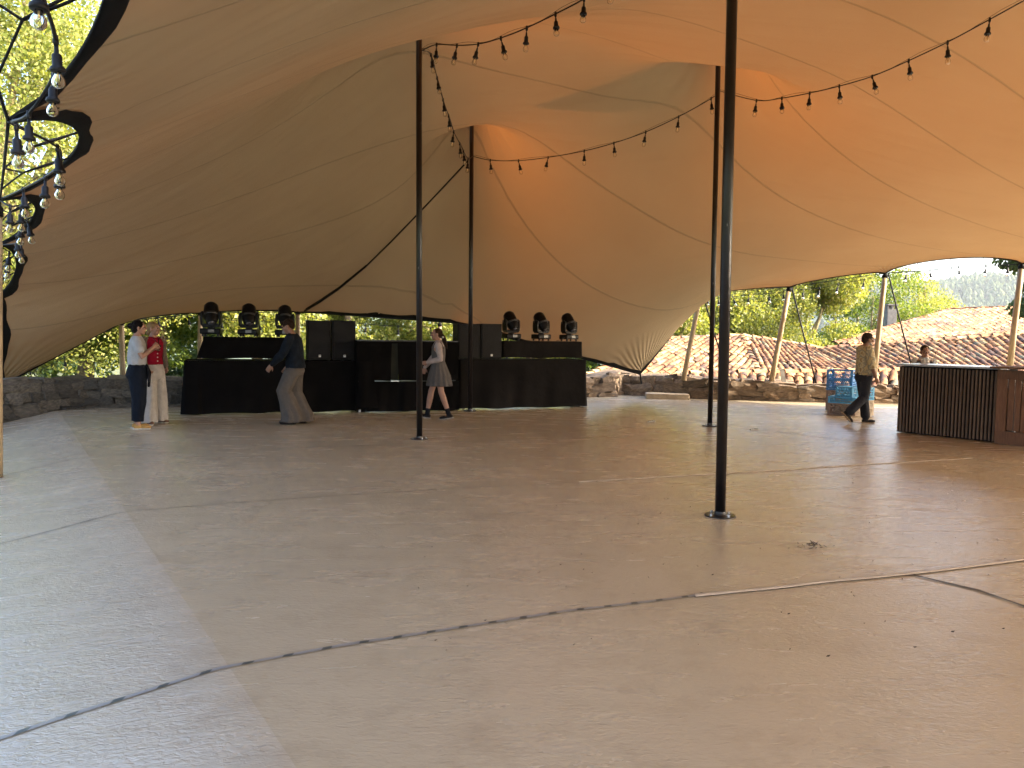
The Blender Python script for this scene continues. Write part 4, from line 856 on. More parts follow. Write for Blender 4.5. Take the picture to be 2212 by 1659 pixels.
M_GRILL = simple('speaker_grille', (.010, .010, .0105), .6, spec=.2, bump=.8, bscale=420)
M_WHITE = simple('white_print', (.75, .75, .72), .5, var=.05)
M_LOGO = simple('red_print', (.4, .03, .03), .5)
def speaker(px0, px1, py_top, py_bot, label, rot=0.0):
    u0, zt = tl_(px0, py_top, .1); u1, zb = tl_(px1, py_bot, .1); w_ = u1 - u0; z0 = zT + .016 if px0 < 900 else zT2 + .016; h = zt - z0; root = empty('loudspeaker', T((u0 + u1) / 2, .1, z0), TA + rot, label=label, cat='loudspeaker', group='tall black loudspeakers on the draped tables')
    w_ *= .97; MB().box((0, .2, h / 2), (w_, .4, h)).build('cabinet', M_CAB, root, bevel=.012)
    MB().box((0, -.008, h / 2 + .01), (w_ * .86, .02, h * .93)).build('grille', M_GRILL, root, bevel=.006)
    MB().box((.0 + w_ * .02, -.02, h * .10), (.042, .006, .042)).box((w_ * .02, -.0235, h * .105), (.03, .003, .010), m=1).build('badge', [M_WHITE, M_CAB], root)
    for s in (-1, 1): MB().box((s * (w_ / 2 + .002), .22, h * .62), (.006, .14, .05)).build('handle', M_GRILL, root)
    for s in (-1, 1):
        for d in (.05, .35): MB().lathe([(.02, -.014), (.02, 0)], 8, (s * w_ * .4, d, 0)).build('rubber_foot', M_RUB, root)
    return root
speaker(663, 716, 692, 775, 'loudspeaker next to the man in the dark blue shirt'); speaker(717, 769, 692, 775, 'loudspeaker beside the draped booth, right one of the left pair')
speaker(988, 1037, 699, 775, 'loudspeaker half hidden by the far black pole'); speaker(1038, 1084, 699, 775, 'loudspeaker next to the right riser, white badge low on its grille')
M_MH = simple('moving_head_shell', (.004, .004, .0045), .4, spec=.12); M_LCD = simple('display_panel', (.10, .10, .10), .2)
lens_m = simple('lens_glass', (.05, .05, .06), .03, spec=1.0)
def moving_head_mesh():
    root = empty('moving_head', (0, 0, 0))
    MB().box((0, 0, .085), (.33, .25, .095)).build('base', M_MH, root, bevel=.022)
    m = MB(); 
    for x in (-.12, .12):
        for y in (-.09, .09): m.lathe([(.018, 0), (.02, .04)], 8, (x, y, 0))
    m.build('rubber_foot', M_RUB, root)
    MB().box((.02, -.127, .09), (.10, .008, .05)).build('display', M_LCD, root)
    y = MB(); prof = [(-.155, .40), (-.165, .30), (-.160, .20), (-.125, .155), (0, .148), (.125, .155), (.160, .20), (.165, .30), (.155, .40)]
    v = []
    for i, (x, z) in enumerate(prof):
        x2, z2 = (x * .79, z) if abs(x) > .13 else (x * .84, z + .06)
        for yy in (-.075, .075): v += [(x, yy, z), (x2, yy, z2)]
    f = []
    for i in range(len(prof) - 1):
        a = i * 4; b = a + 4; f += [(a, b, b + 1, a + 1), (a + 2, a + 3, b + 3, b + 2), (a, a + 2, b + 2, b), (a + 1, b + 1, b + 3, a + 3)]
    f += [(0, 1, 3, 2), (32, 34, 35, 33)]
    y.add(v, f); y.lathe([(.06, .125), (.06, .15)], 16); y.build('yoke', M_MH, root, bevel=.006)
    ax = Vector((.12, -.52, -.85)); c = Vector((0, 0, .375))
    hd = MB().lathe([(.02, -.205), (.075, -.198), (.112, -.155), (.122, -.06), (.122, .03), (.108, .11), (.088, .16), (.08, .185), (.066, .19)], 18, c, ax).build('head', M_MH, root, smooth=True)
    MB().lathe([(.066, .186), (.064, .193), (.05, .205), (.025, .212), (.002, .214)], 18, c, ax).build('lens', lens_m, hd, smooth=True)
    MB().lathe([(.128, .02), (.131, .03), (.131, .045), (.126, .055)], 18, c, ax).build('trim_ring', simple('grey_trim', (.02, .02, .02), .4), hd, smooth=True)
    for s in (-1, 1): MB().lathe([(.045, 0), (.045, .03), (.02, .035)], 14, c + Vector((s * .128, 0, 0)), (s, 0, 0)).build('pivot', M_MH, root, smooth=True)
    return root
mh0 = moving_head_mesh(); MHL = ['moving head at the far left end of the left riser', 'middle moving head on the left riser', 'moving head behind the head of the man in the dark blue shirt',
    'moving head beside the right loudspeakers', 'middle moving head on the right riser', 'moving head at the right end of the right riser']
for i, (px, s) in enumerate([(457, 1.10), (538, 1.08), (616, 1.06), (1104, 1.06), (1169, 1.05), (1229, 1.04)]):
    o = mh0 if i == 0 else copy_tree(mh0); d_ = .45 if i < 3 else .38; u, _ = tl_(px, 720, d_); zz = (rz if i < 3 else qz) + .006; o.location = T(u, d_, zz); o.rotation_euler = (0, 0, TA * .4 + (.0 if i < 3 else .45) + rng.gauss(0, .04)); o.scale = (s,) * 3
    tag(o, MHL[i], 'stage light', 'moving head stage lights')
cb = flat(0, 0) if False else T(tl_(1200, 733, .3)[0], .25, qz + .012)
MB().tube([(0, 0, 0), (.12, .02, .03), (.22, .05, .10)], .006, 6).build('cable', M_RUB, smooth=True, label='short black cable beside the rightmost moving head', cat='cable').location = cb

# ------------------------------------------------------------ bars and crates
M_SLAT = wood('slat_wood', (.07, .042, .024), (.125, .08, .047), (20, 20, 2)); M_BLACK = simple('black_panel', (.004, .004, .004), .8, spec=.05)
M_TOP = simple('bar_top', (.26, .26, .27), .22, var=.1)
b0_, b1_ = flat(1939, 934), flat(2150, 957); bu = (b1_ - b0_); BLn = bu.length; ba = math.atan2(bu.y, bu.x)
bar = empty('slatted_bar', b0_, ba, label='bar counter clad in vertical brown and black stripes', cat='bar counter'); bh = 1.10
MB().box((BLn / 2, .35, bh / 2 + .0), (BLn, .66, bh - .02)).build('carcass', M_BLACK, bar)
ns = 27; 
for k in range(ns):
    x = .012 + (BLn - .02) * (k + .45) / ns; o = MB().box((0, 0, 0), ((BLn / ns) * .48, .026, bh - .05)).mesh('slat') if k == 0 else o
    if k == 0: o.materials.append(M_SLAT)
    s_ = link_mesh('slat', o, None, bar); s_.location = (x, .008, bh / 2 + .0 + rng.uniform(-.004, .004))
MB().box((BLn / 2 - .02, .34, bh + .015), (BLn + .12, .82, .03)).build('counter_top', M_TOP, bar, bevel=.004)
MB().box((-.01, .35, bh / 2), (.02, .68, bh - .02)).build('end_panel', M_SLAT, bar)
M_PLANK = wood('bar_plank', (.085, .034, .012), (.16, .07, .028), (14, 14, 1.5)); c0_ = b0_ + bu * 1.005 + Vector((-.05, -.06, 0)); cu = Vector((math.cos(ba + .05), math.sin(ba + .05), 0))
bar2 = empty('plank_bar', c0_, ba + .05, label='taller reddish plank bar at the right edge, beside the striped bar', cat='bar counter'); h2_ = 1.12; L2 = 2.4
pm = MB().box((0, 0, 0), (.075, .022, .78)).mesh('plank'); pm.materials.append(M_PLANK)
for k in range(24):
    s_ = link_mesh('plank', pm, None, bar2); s_.location = (.17 + .088 * k, .03, .60)
MB().box((.055, .01, h2_ / 2), (.13, .05, h2_ - .03)).build('corner_post', M_PLANK, bar2, bevel=.004)
MB().box((L2 / 2, .0, .10), (L2, .05, .19)).build('bottom_rail', M_PLANK, bar2, bevel=.004); MB().box((L2 / 2, .0, 1.03), (L2, .05, .13)).build('top_rail', M_PLANK, bar2, bevel=.004)
MB().box((L2 / 2, .68, .5), (L2 - .1, .02, .9)).build('back_panel', M_PLANK, bar2); MB().box((L2 / 2 - .02, .3, h2_ + .012), (L2 + .12, .85, .03)).build('counter_top', M_PLANK, bar2, bevel=.004)
def plastic(n, c, r=.45): return simple(n, c, r, var=.12, scale=4)
M_BLUE, M_BLUE2, M_BEIGE, M_DBRN = plastic('blue_plastic', (.03, .17, .42)), plastic('sky_blue_plastic', (.06, .30, .52)), plastic('beige_plastic', (.42, .33, .22)), plastic('brown_plastic', (.20, .13, .085))
def rack(loc, rz, mat, h, label, open_top=False, size=.50, rows=2):
    root = empty('glass_rack', loc, rz, label=label, cat='crate', group='dishwasher glass racks stacked by the wall'); s = size / 2
    for a in range(4):
        rm = Matrix.Rotation(a * math.pi / 2, 3, 'Z'); m = MB(); W = size
        def bx(x, z, w_, hh, t=.018): c = rm @ Vector((x, -s, z)); m.box(tuple(c), (w_, t, hh), rm)
        bx(0, .012, W, .024, .022); bx(0, h - .012, W, .024, .022); bx(0, h * .5, W, .016)
        for e in (-1, 1): bx(e * (s - .018), h / 2, .036, h - .03, .02)
        for k in range(11):
            x = -s + .05 + k * (W - .10) / 10; zz = (h * .27, h * .74)
            for z_ in zz:
                if open_top and z_ > h * .5: 
                    if k % 5: continue
                r2 = rm @ Matrix.Rotation(.5 if k % 2 else -.5, 3, 'Y'); c = rm @ Vector((x, -s, z_)); m.box(tuple(c), (.010, .012, h * .42), r2)
        if not open_top: bx(0, h * .27, W * .96, h * .10); bx(0, h * .70, W * .96, h * .07)
        m.build('side_wall', mat, root)
    m = MB()
    for k in range(7): m.box((-s + .04 + k * (size - .08) / 6, 0, .012), (.012, size - .03, .014)); m.box((0, -s + .04 + k * (size - .08) / 6, .014), (size - .03, .012, .012))
    m.build('grid_floor', mat, root); return root
ra = R(-42)
def stack(px, py, levels, rz):
    p = flat(px, py); rmx = Matrix.Rotation(rz, 3, 'Z'); corner = rmx @ Vector((.25, -.25, 0)); c = p - corner; z = .012
    for mat, h, lb, op_ in levels: rack((c.x, c.y, z), rz, mat, h, lb, op_); z += h + .004
ra = R(-35)
stack(1838, 890, [(M_DBRN, .21, 'brown glass rack at the bottom of the tallest stack', 0), (M_DBRN, .21, 'brown glass rack, second from the floor in the tallest stack', 0), (M_BLUE, .22, 'blue glass rack below the topmost one of the tallest stack', 0), (M_BLUE, .21, 'open topmost blue rack of the tallest stack, left of the bearded man', 1)], ra)
stack(1846, 900, [(M_DBRN, .23, 'brown rack on the floor, lower one of the low front stack', 0), (M_BLUE2, .13, 'shallow sky blue rack topping the low front stack', 1)], ra)
stack(1886, 899, [(M_BEIGE, .15, 'beige rack on the floor behind the bearded man', 0), (M_BEIGE, .15, 'second beige rack behind the bearded man', 0), (M_BLUE2, .25, 'bright blue rack on top of the beige ones next to the striped bar', 0)], R(12))

# ------------------------------------------------------------ litter on the floor
lb = MB(); g = random.Random(5)
for k in range(190):
    x = g.uniform(900, 2190); y = g.uniform(960, 1420); y = y if g.random() < .5 else 1000 + (y - 960) * .55; p = flat(x, y); z = floor_z(p.x, p.y) + .004; a = g.uniform(0, 6.3); l = g.uniform(.004, .013); w_ = l * g.uniform(.2, .6)
    u = Vector((math.cos(a), math.sin(a), 0)); n_ = Vector((-u.y, u.x, 0)); c = Vector((p.x, p.y, z)); lb.add([c - u * l, c + n_ * w_ + Vector((0, 0, .004)), c + u * l + Vector((0, 0, .006)), c - n_ * w_], [(0, 1, 2, 3)])
lb.build('leaf_litter', simple('dead_leaf', (.05, .033, .02), .9), kind='stuff', label='tiny dry leaves and crumbs scattered over the floor', cat='litter')
tw = MB(); c = flat(1757, 1184)
for k in range(40):
    a = g.uniform(0, 6.3); r_ = abs(g.gauss(0, .05)); p = Vector((c.x + r_ * math.cos(a) * 1.3, c.y + r_ * math.sin(a) * .8, floor_z(c.x, c.y) + .006 + g.uniform(0, .035) * max(0, 1 - r_ / .08))); b = g.uniform(0, 6.3); l = g.uniform(.01, .035)
    tw.tube([p, p + Vector((math.cos(b) * l, math.sin(b) * l, g.uniform(0, .02)))], .0022, 4)
tw.build('twig_clump', simple('twigs', (.035, .02, .015), .9), label='small dark clump of twigs on the floor right of the nearest pole', cat='twigs')
for (px, py, lb_) in ((1407, 1024, 'small pale ratchet clip lying on the far floor fold'), (1884, 1075, 'small pale strap buckle on the floor right of the nearest pole')):
    px, py = px * .864 if px > 1500 else px, py * .864 if px > 1500 else 912
    p = flat(px if px < 2000 else px, py); o = MB().box((0, 0, .012), (.16, .03, .018)).box((.05, 0, .024), (.05, .045, .02)).build('strap_buckle', simple('pale_plastic', (.5, .48, .42), .5), bevel=.004, label=lb_, cat='buckle', group='strap buckles lying on the floor'); o.location = p; o.rotation_euler = (0, 0, .5)
# ------------------------------------------------------------ people
M_SKIN = simple('skin', (.25, .13, .085), .6, var=.08, scale=20); M_SKIN_D = simple('tanned_skin', (.20, .10, .06), .6, var=.08, scale=20)
M_EYE = simple('eye_dark', (.02, .015, .012), .2)
class Blob:
    """closed overlapping volumes that a voxel remesh later fuses into one skin"""
    def __init__(s): s.m = MB()
    def cap(s, pts, rad, n=14):
        pts = [Vector(p) for p in pts]; d0 = (pts[0] - pts[1]).normalized() * rad[0]; d1 = (pts[-1] - pts[-2]).normalized() * rad[-1]
        P = [pts[0] + d0 * .95, pts[0] + d0 * .7] + pts + [pts[-1] + d1 * .7, pts[-1] + d1 * .95]; r = [rad[0] * .28, rad[0] * .72] + list(rad) + [rad[-1] * .72, rad[-1] * .28]
        s.m.tube(P, r, n); return s
    def ell(s, c, r, rot=None, n=14):
        v = []; f = []; k = 9
        for i in range(k + 1):
            a = math.pi * (i + .001) / (k + .002)
            for j in range(n):
                b = 2 * math.pi * j / n; p = Vector((math.sin(a) * math.cos(b) * r[0], math.sin(a) * math.sin(b) * r[1], math.cos(a) * r[2])); p = rot @ p if rot else p; v.append(tuple(p + Vector(c)))
        f = [(i * n + j, (i + 1) * n + j, (i + 1) * n + (j + 1) % n, i * n + (j + 1) % n) for i in range(k) for j in range(n)] + [tuple(range(n)), tuple(reversed(range(k * n, k * n + n)))]
        s.m.add(v, f); return s
    def loft(s, rings, n=28):
        """rings: (centre, rx, ry, yaw, fold amplitude, fold count, phase) horizontal ellipses from top to bottom"""
        v = []
        for (c, rx, ry, *e) in rings:
            yaw, am, fc, ph = (list(e) + [0, 0, 0, 0])[:4]; c = Vector(c)
            for j in range(n):
                b = 2 * math.pi * j / n; k = 1 + am * math.sin(fc * b + ph); x, y = rx * k * math.cos(b), ry * k * math.sin(b); v.append((c.x + x * math.cos(yaw) - y * math.sin(yaw), c.y + x * math.sin(yaw) + y * math.cos(yaw), c.z))
        m = len(rings); f = [(i * n + j, (i + 1) * n + j, (i + 1) * n + (j + 1) % n, i * n + (j + 1) % n) for i in range(m - 1) for j in range(n)] + [tuple(range(n)), tuple(reversed(range((m - 1) * n, m * n)))]
        s.m.add(v, f); return s
    def make(s, name, mat, parent, voxel, smooth=3, rough=0.0, rscale=12, **k):
        me = s.m.mesh(name); o = bpy.data.objects.new(name, me); COL.objects.link(o); md = o.modifiers.new('r', 'REMESH'); md.mode = 'VOXEL'; md.voxel_size = voxel
        ms = o.modifiers.new('s', 'SMOOTH'); ms.iterations = smooth; ms.factor = .5
        dg = bpy.context.evaluated_depsgraph_get(); new = bpy.data.meshes.new_from_object(o.evaluated_get(dg)); bpy.data.objects.remove(o)
        if rough:
            co = np.empty(len(new.vertices) * 3); new.vertices.foreach_get('co', co); co = co.reshape(-1, 3); no = np.empty(len(new.vertices) * 3); new.vertices.foreach_get('normal', no); no = no.reshape(-1, 3)
            a = np.array([noise.noise(Vector((p[0] * rscale, p[1] * rscale, p[2] * rscale * .35))) + .5 * noise.noise(Vector((p[0] * rscale * 2.3, p[1] * rscale * 2.3, p[2] * rscale * .8))) for p in co]); co += no * (a * rough)[:, None]; new.vertices.foreach_set('co', co.ravel())
        new.polygons.foreach_set('use_smooth', [True] * len(new.polygons)); new.materials.clear(); new.update()
        return link_mesh(name, new, mat, parent, **k)
def V3(*a): return Vector(a)
def hand(B, wrist, d, palm_n, s=1.0, curl=.4, thumb_side=1):
    """d: direction of the hand, palm_n: normal of the palm; five fingers of two bent segments each"""
    d = d.normalized(); side = d.cross(palm_n).normalized(); palm_n = side.cross(d).normalized()
    k = wrist + d * .045 * s; rot = Matrix((side, palm_n, d)).transposed(); B.ell(k, (.041 * s, .017 * s, .055 * s), rot); B.cap([wrist - d * .01, wrist + d * .03 * s], [.024 * s, .026 * s], 10)
    for i, (o, l) in enumerate(((-.031, .060), (-.011, .074), (.010, .078), (.030, .070))):
        b = wrist + d * (.082 * s) + side * o * s * 1.05; a = curl * (1 + .12 * i); d1 = (d * math.cos(a) + palm_n * math.sin(a)).normalized(); d2 = (d * math.cos(a * 2.1) + palm_n * math.sin(a * 2.1)).normalized()
        B.cap([b - d * .02 * s, b + d1 * l * .5 * s, b + d1 * l * .5 * s + d2 * l * .5 * s], [.0098 * s, .009 * s, .0078 * s], 8)
    t0 = wrist + d * .025 * s + side * (.03 * thumb_side * s); t1 = t0 + (side * thumb_side * .75 + d * .8 + palm_n * .35).normalized() * .042 * s; t2 = t1 + (side * thumb_side * .25 + d + palm_n * .45).normalized() * .034 * s; B.cap([t0, t1, t2], [.014 * s, .0115 * s, .009 * s], 8)
def head(B, c, yaw, pitch, s=1.0):
    """c: centre of the skull; faces +Y turned by yaw"""
    rot = Matrix.Rotation(yaw, 3, 'Z') @ Matrix.Rotation(pitch, 3, 'X'); P = lambda x, y, z: c + rot @ V3(x, y, z) * s
    B.ell(P(0, -.012, .022), (.074 * s, .094 * s, .088 * s), rot); B.ell(P(0, .018, -.035), (.058 * s, .068 * s, .072 * s), rot)
    B.ell(P(0, .052, -.088), (.027 * s, .024 * s, .022 * s), rot); B.ell(P(0, .030, -.070), (.047 * s, .048 * s, .036 * s), rot)
    B.ell(P(0, .082, .030), (.045 * s, .014 * s, .014 * s), rot)
    B.cap([P(0, .083, .012), P(0, .103, -.022)], [.008 * s, .013 * s], 8); B.ell(P(0, .092, -.03), (.018 * s, .013 * s, .009 * s), rot)
    B.ell(P(0, .080, -.056), (.025 * s, .012 * s, .007 * s), rot); B.ell(P(0, .078, -.068), (.021 * s, .012 * s, .008 * s), rot)
    for q in (-1, 1): B.ell(P(q * .034, .066, -.016), (.022 * s, .02 * s, .018 * s), rot); B.ell(P(q * .077, -.008, -.012), (.010 * s, .019 * s, .031 * s), rot)
    return P, rot
def eyes(parent, P, s=1.0):
    for q in (-1, 1):
        b = Blob(); b.ell(P(q * .031, .080, .006), (.011 * s, .007 * s, .006 * s)); b.m.build('eye', M_EYE, parent, smooth=True)
def shoe(parent, ankle, yaw, mat, sole, s=1.0, pitch=0.0, name='shoe', high=0.0):
    rot = Matrix.Rotation(yaw, 3, 'Z') @ Matrix.Rotation(pitch, 3, 'X'); P = lambda x, y, z: ankle + rot @ V3(x, y, z) * s; B = Blob()
    B.ell(P(0, .10, -.045), (.043 * s, .085 * s, .033 * s), rot).ell(P(0, .01, -.04), (.036 * s, .065 * s, .042 * s), rot).ell(P(0, -.035, -.04), (.033 * s, .036 * s, .04 * s), rot)
    if high: B.cap([P(0, -.01, -.02), P(0, -.008, high)], [.042 * s, .045 * s])
    o = B.make(name, mat, parent, .007, 3)
    Bs = Blob()
    for y, r in ((.125, .044), (.08, .048), (.03, .042), (-.02, .038), (-.045, .034)): Bs.ell(P(0, y, -.072), (r * s, .05 * s, .013 * s), rot)
    Bs.make('sole', sole, o, .007, 2); return o
def limb(B, a, b, c, r, n=14):
    a, b, c = Vector(a), Vector(b), Vector(c); B.cap([a, a.lerp(b, .35), a.lerp(b, .8), b, b.lerp(c, .3), b.lerp(c, .75), c], [r[0], r[0] * 1.02, r[1] * 1.04, r[1], r[1] * 1.04 if len(r) < 4 else r[3], r[2] * 1.2, r[2]], n)
def cloth_mat(name, c, rough=.85, var=.12, sc=14, bump=.5, bs=40): return simple(name, c, rough, var=var, scale=sc, bump=bump, bscale=bs, spec=.08)
def body(root, S, mat, voxel=.0068):
    """S: joints in metres, x right, y forward, z up"""
    B = Blob(); pel, ch, nk = S['pelvis'], S['chest'], S['neck']; yaw = S.get('yaw', 0.0)
    B.loft([(nk + V3(0, 0, .015), .052, .052, yaw), (nk - V3(0, 0, .03), .09, .07, yaw), (ch + V3(0, 0, .13), .165, .085, yaw), (ch + V3(0, 0, .06), .165, .108, yaw), (ch - V3(0, 0, .06), .142, .108, yaw), (pel.lerp(ch, .42), .128, .10, yaw), (pel + V3(0, 0, .03), .155, .115, yaw), (pel - V3(0, 0, .07), .15, .11, yaw), (pel - V3(0, 0, .13), .10, .08, yaw)])
    hc = S['head']; B.cap([nk - V3(0, 0, .04), nk.lerp(hc, .45), hc + V3(0, 0, -.04)], [.058, .051, .05]); P, rot = head(B, hc, S['hyaw'], S.get('hpitch', 0), S.get('hs', 1))
    for q in 'LR':
        limb(B, S['sh' + q], S['el' + q], S['wr' + q], (.048, .038, .024)); hd = S.get('hd' + q, S['wr' + q] - S['el' + q]); hand(B, S['wr' + q], hd, S['pn' + q], .92, S.get('curl', .35), S.get('th' + q, 1))
        limb(B, S['hip' + q], S['kn' + q], S['an' + q], (.082, .054, .036, .056)); yw = S['fy' + q]; f = V3(-math.sin(yw), math.cos(yw), 0); p = Matrix.Rotation(yw, 3, 'Z') @ Matrix.Rotation(S.get('fp' + q, 0), 3, 'X')
        B.cap([S['an' + q], S['an' + q] + p @ V3(0, .02, -.045), S['an' + q] + p @ V3(0, .12, -.055)], [.034, .03, .024])
    o = B.make('body', mat, root, voxel, 2); eyes(root, P, S.get('hs', 1)); return o, P, rot
def place(root, px, py, rz, h):
    p = flat(px, py); root.location = (p.x, p.y, floor_z(p.x, p.y) + .002); root.rotation_euler = (0, 0, rz); root.scale = (h,) * 3
M_BLK = cloth_mat('dark_hair', (0.00576, 0.0036, 0.00288), .5, bump=.8, bs=120); M_BLOND = cloth_mat('blond_hair', (0.216, 0.1368, 0.0648), .5, bump=.8, bs=120); M_BRN = cloth_mat('brown_hair', (0.0216, 0.01152, 0.00648), .5, bump=.8, bs=120); M_GREYH = cloth_mat('grey_streaked_hair', (0.036, 0.02592, 0.02016), .6, var=.5, sc=30, bump=.9, bs=120)
# --- woman with white top and navy trousers: seen from behind on her left, looking right and away
W = empty('person', label='woman in a white top and navy trousers with a tied sash, seen from behind', cat='person')
S = dict(pelvis=V3(0, 0, .93), chest=V3(0, .01, 1.22), neck=V3(0, .0, 1.42), head=V3(.01, .035, 1.545), hyaw=R(-8), hpitch=R(2),
 shL=V3(-.165, 0, 1.36), elL=V3(-.20, .06, 1.10), wrL=V3(-.10, .24, 1.22), shR=V3(.165, 0, 1.36), elR=V3(.215, .05, 1.10), wrR=V3(.10, .22, 1.25), pnL=V3(1, 0, 0), pnR=V3(-1, 0, 0), thL=1, thR=-1,
 hipL=V3(-.085, 0, .88), knL=V3(-.09, .02, .48), anL=V3(-.09, -.02, .085), hipR=V3(.085, 0, .88), knR=V3(.09, .03, .48), anR=V3(.085, .0, .085), fyL=R(6), fyR=R(-8), curl=.6)
bo, P, rot = body(W, S, M_SKIN)
B = Blob(); B.loft([(V3(0, 0, 1.415), .075, .062), (V3(0, 0, 1.38), .165, .085), (V3(0, 0, 1.33), .20, .11), (V3(0, 0, 1.20), .185, .13, 0, .03, 6, 0), (V3(0, 0, 1.06), .175, .135, 0, .05, 7, 1), (V3(0, 0, .99), .165, .13, 0, .03, 8, 0), (V3(0, 0, .965), .15, .115)])
for q in (-1, 1): B.cap([V3(q * .15, 0, 1.34), V3(q * .195, .03, 1.22)], [.075, .072])
B.make('blouse', cloth_mat('white_blouse', (0.288, 0.2808, 0.2736)), W, .011, 3, .006, 9)
B = Blob(); B.loft([(V3(0, 0, 1.0), .148, .118), (V3(0, 0, .90), .178, .15), (V3(0, -.01, .82), .185, .16), (V3(0, 0, .76), .17, .14)])
for q, an in ((-1, S['anL']), (1, S['anR'])): B.loft([(V3(q * .075, -.005, .84), .105, .135), (V3(q * .085, .01, .6), .10, .115, 0, .03, 4, 0), (V3(q * .088, .015, .42), .088, .10, 0, .04, 5, 1), (V3(q * .088, -.005, .2), .075, .085, 0, .05, 5, 2), (an + V3(0, 0, .03), .064, .072, 0, .06, 6, 0)])
B.make('trousers', cloth_mat('navy_trousers', (0.00504, 0.0072, 0.01224), .8), W, .011, 3, .006, 8)
B = Blob(); B.loft([(V3(0, 0, 1.01), .155, .125), (V3(0, 0, .965), .160, .13)]); B.cap([V3(.06, .13, .98), V3(.075, .17, .86), V3(.08, .15, .66)], [.012, .02, .022]); B.cap([V3(.08, .13, .98), V3(.12, .15, .88), V3(.12, .15, .74)], [.012, .018, .02]); B.make('sash', cloth_mat('black_sash', (0.00864, 0.00864, 0.01008)), W, .008, 2)
B = Blob(); B.ell(P(0, -.022, .032), (.084, .098, .088), rot).ell(P(0, -.055, -.02), (.072, .062, .075), rot).ell(P(0, -.125, .03), (.045, .042, .045), rot); B.make('hair', M_BLK, W, .009, 2, .006, 40)
ns_ = cloth_mat('tan_canvas', (0.3024, 0.1728, 0.054)); so_ = cloth_mat('cream_sole', (0.4464, 0.4176, 0.36))
shoe(W, S['anL'] + V3(0, 0, -.005), S['fyL'], ns_, so_); shoe(W, S['anR'] + V3(0, 0, -.005), S['fyR'], ns_, so_)
place(W, 299, 926, R(-62), 1.0)
# --- woman in red waistcoat and white wide trousers, facing right
W2 = empty('person', label='fair-haired woman in a red buttoned top and wide white trousers', cat='person')
S = dict(pelvis=V3(0, 0, .95), chest=V3(0, 0, 1.23), neck=V3(0, .0, 1.43), head=V3(0, .03, 1.555), hyaw=R(24), hpitch=0,
 shL=V3(-.165, 0, 1.37), elL=V3(-.22, -.03, 1.11), wrL=V3(-.19, .07, .92), shR=V3(.165, 0, 1.37), elR=V3(.22, -.03, 1.11), wrR=V3(.185, .08, .93), pnL=V3(1, 0, 0), pnR=V3(-1, 0, 0), thL=1, thR=-1,
 hipL=V3(-.085, 0, .9), knL=V3(-.11, .0, .5), anL=V3(-.13, -.03, .085), hipR=V3(.085, 0, .9), knR=V3(.12, .04, .5), anR=V3(.14, .06, .085), fyL=R(10), fyR=R(-20), curl=.5)
bo, P, rot = body(W2, S, M_SKIN)
B = Blob(); B.loft([(V3(0, -.01, 1.425), .08, .062), (V3(0, 0, 1.385), .15, .085), (V3(0, .003, 1.33), .176, .118), (V3(0, .005, 1.22), .166, .128), (V3(0, .003, 1.10), .148, .12, 0, .02, 5, 0), (V3(0, 0, .985), .162, .13, 0, .02, 6, 0), (V3(0, 0, .965), .158, .125)])
top = B.make('waistcoat', cloth_mat('red_knit', (0.1728, 0.00432, 0.0144)), W2, .010, 2, .003, 9)
for k in range(5): b = Blob(); b.ell(V3(.018, .128 + (.006 if k < 3 else .004), 1.27 - k * .06), (.011, .007, .011)); b.m.build('button', so_, W2, smooth=True)
B = Blob()
for q in 'LR':
    s_ = -1 if q == 'L' else 1; limb(B, S['sh' + q] + V3(0, -.005, .005), S['el' + q], S['wr' + q] + (S['el' + q] - S['wr' + q]) * .05, (.062, .053, .042)); B.cap([V3(s_ * .12, .02, 1.40), V3(s_ * .168, .05, 1.28), V3(s_ * .168, .045, 1.10), V3(s_ * .172, .045, .98)], [.022, .022, .022, .022]); B.cap([V3(s_ * .14, -.03, 1.38), V3(s_ * .15, -.05, 1.15), V3(s_ * .15, -.05, .97)], [.05, .068, .062])
B.cap([V3(-.1, -.075, 1.3), V3(.1, -.075, 1.3)], [.06, .06]); B.cap([V3(-.1, -.08, 1.1), V3(.1, -.08, 1.1)], [.06, .06])
B.make('cardigan', cloth_mat('grey_brown_knit', (0.108, 0.0864, 0.0684)), W2, .010, 3, .004, 10)
B = Blob(); B.loft([(V3(0, 0, 1.0), .145, .115), (V3(0, 0, .9), .178, .148), (V3(0, 0, .8), .185, .15), (V3(0, 0, .74), .17, .13)])
for q, an in ((-1, S['anL']), (1, S['anR'])): B.loft([(V3(q * .08, 0, .85), .105, .13, 0, .02, 5, 0), (V3(q * .10, .005 + .02 * q, .6), .112, .13, 0, .05, 6, 0), (V3(q * .115, .0 + .02 * q, .35), .118, .14, 0, .07, 6, .6), (V3(an.x, an.y - .0, .06), .125, .15, 0, .09, 7, 1), (V3(an.x, an.y, .035), .12, .145, 0, .09, 7, 1)])
B.make('trousers', cloth_mat('white_linen', (0.3096, 0.288, 0.2664)), W2, .011, 3, .005, 8)
B = Blob(); B.ell(P(0, -.02, .032), (.082, .095, .084), rot).ell(P(0, -.055, -.015), (.068, .055, .07), rot).ell(P(0, -.10, -.07), (.032, .032, .045), rot); B.make('hair', M_BLOND, W2, .009, 2, .005, 40)
B = Blob(); B.cap([V3(-.05, .075, 1.40), V3(-.01, .125, 1.33), V3(.0, .135, 1.30)], [.005, .005, .005]); B.cap([V3(.05, .075, 1.40), V3(.02, .125, 1.33), V3(.0, .135, 1.30)], [.005, .005, .005]); B.ell(V3(-.005, .145, 1.27), (.028, .012, .03)); B.ell(V3(.012, .145, 1.215), (.026, .012, .03)); B.m.build('sunglasses', simple('dark_glasses', (.01, .01, .01), .15), W2, smooth=True)
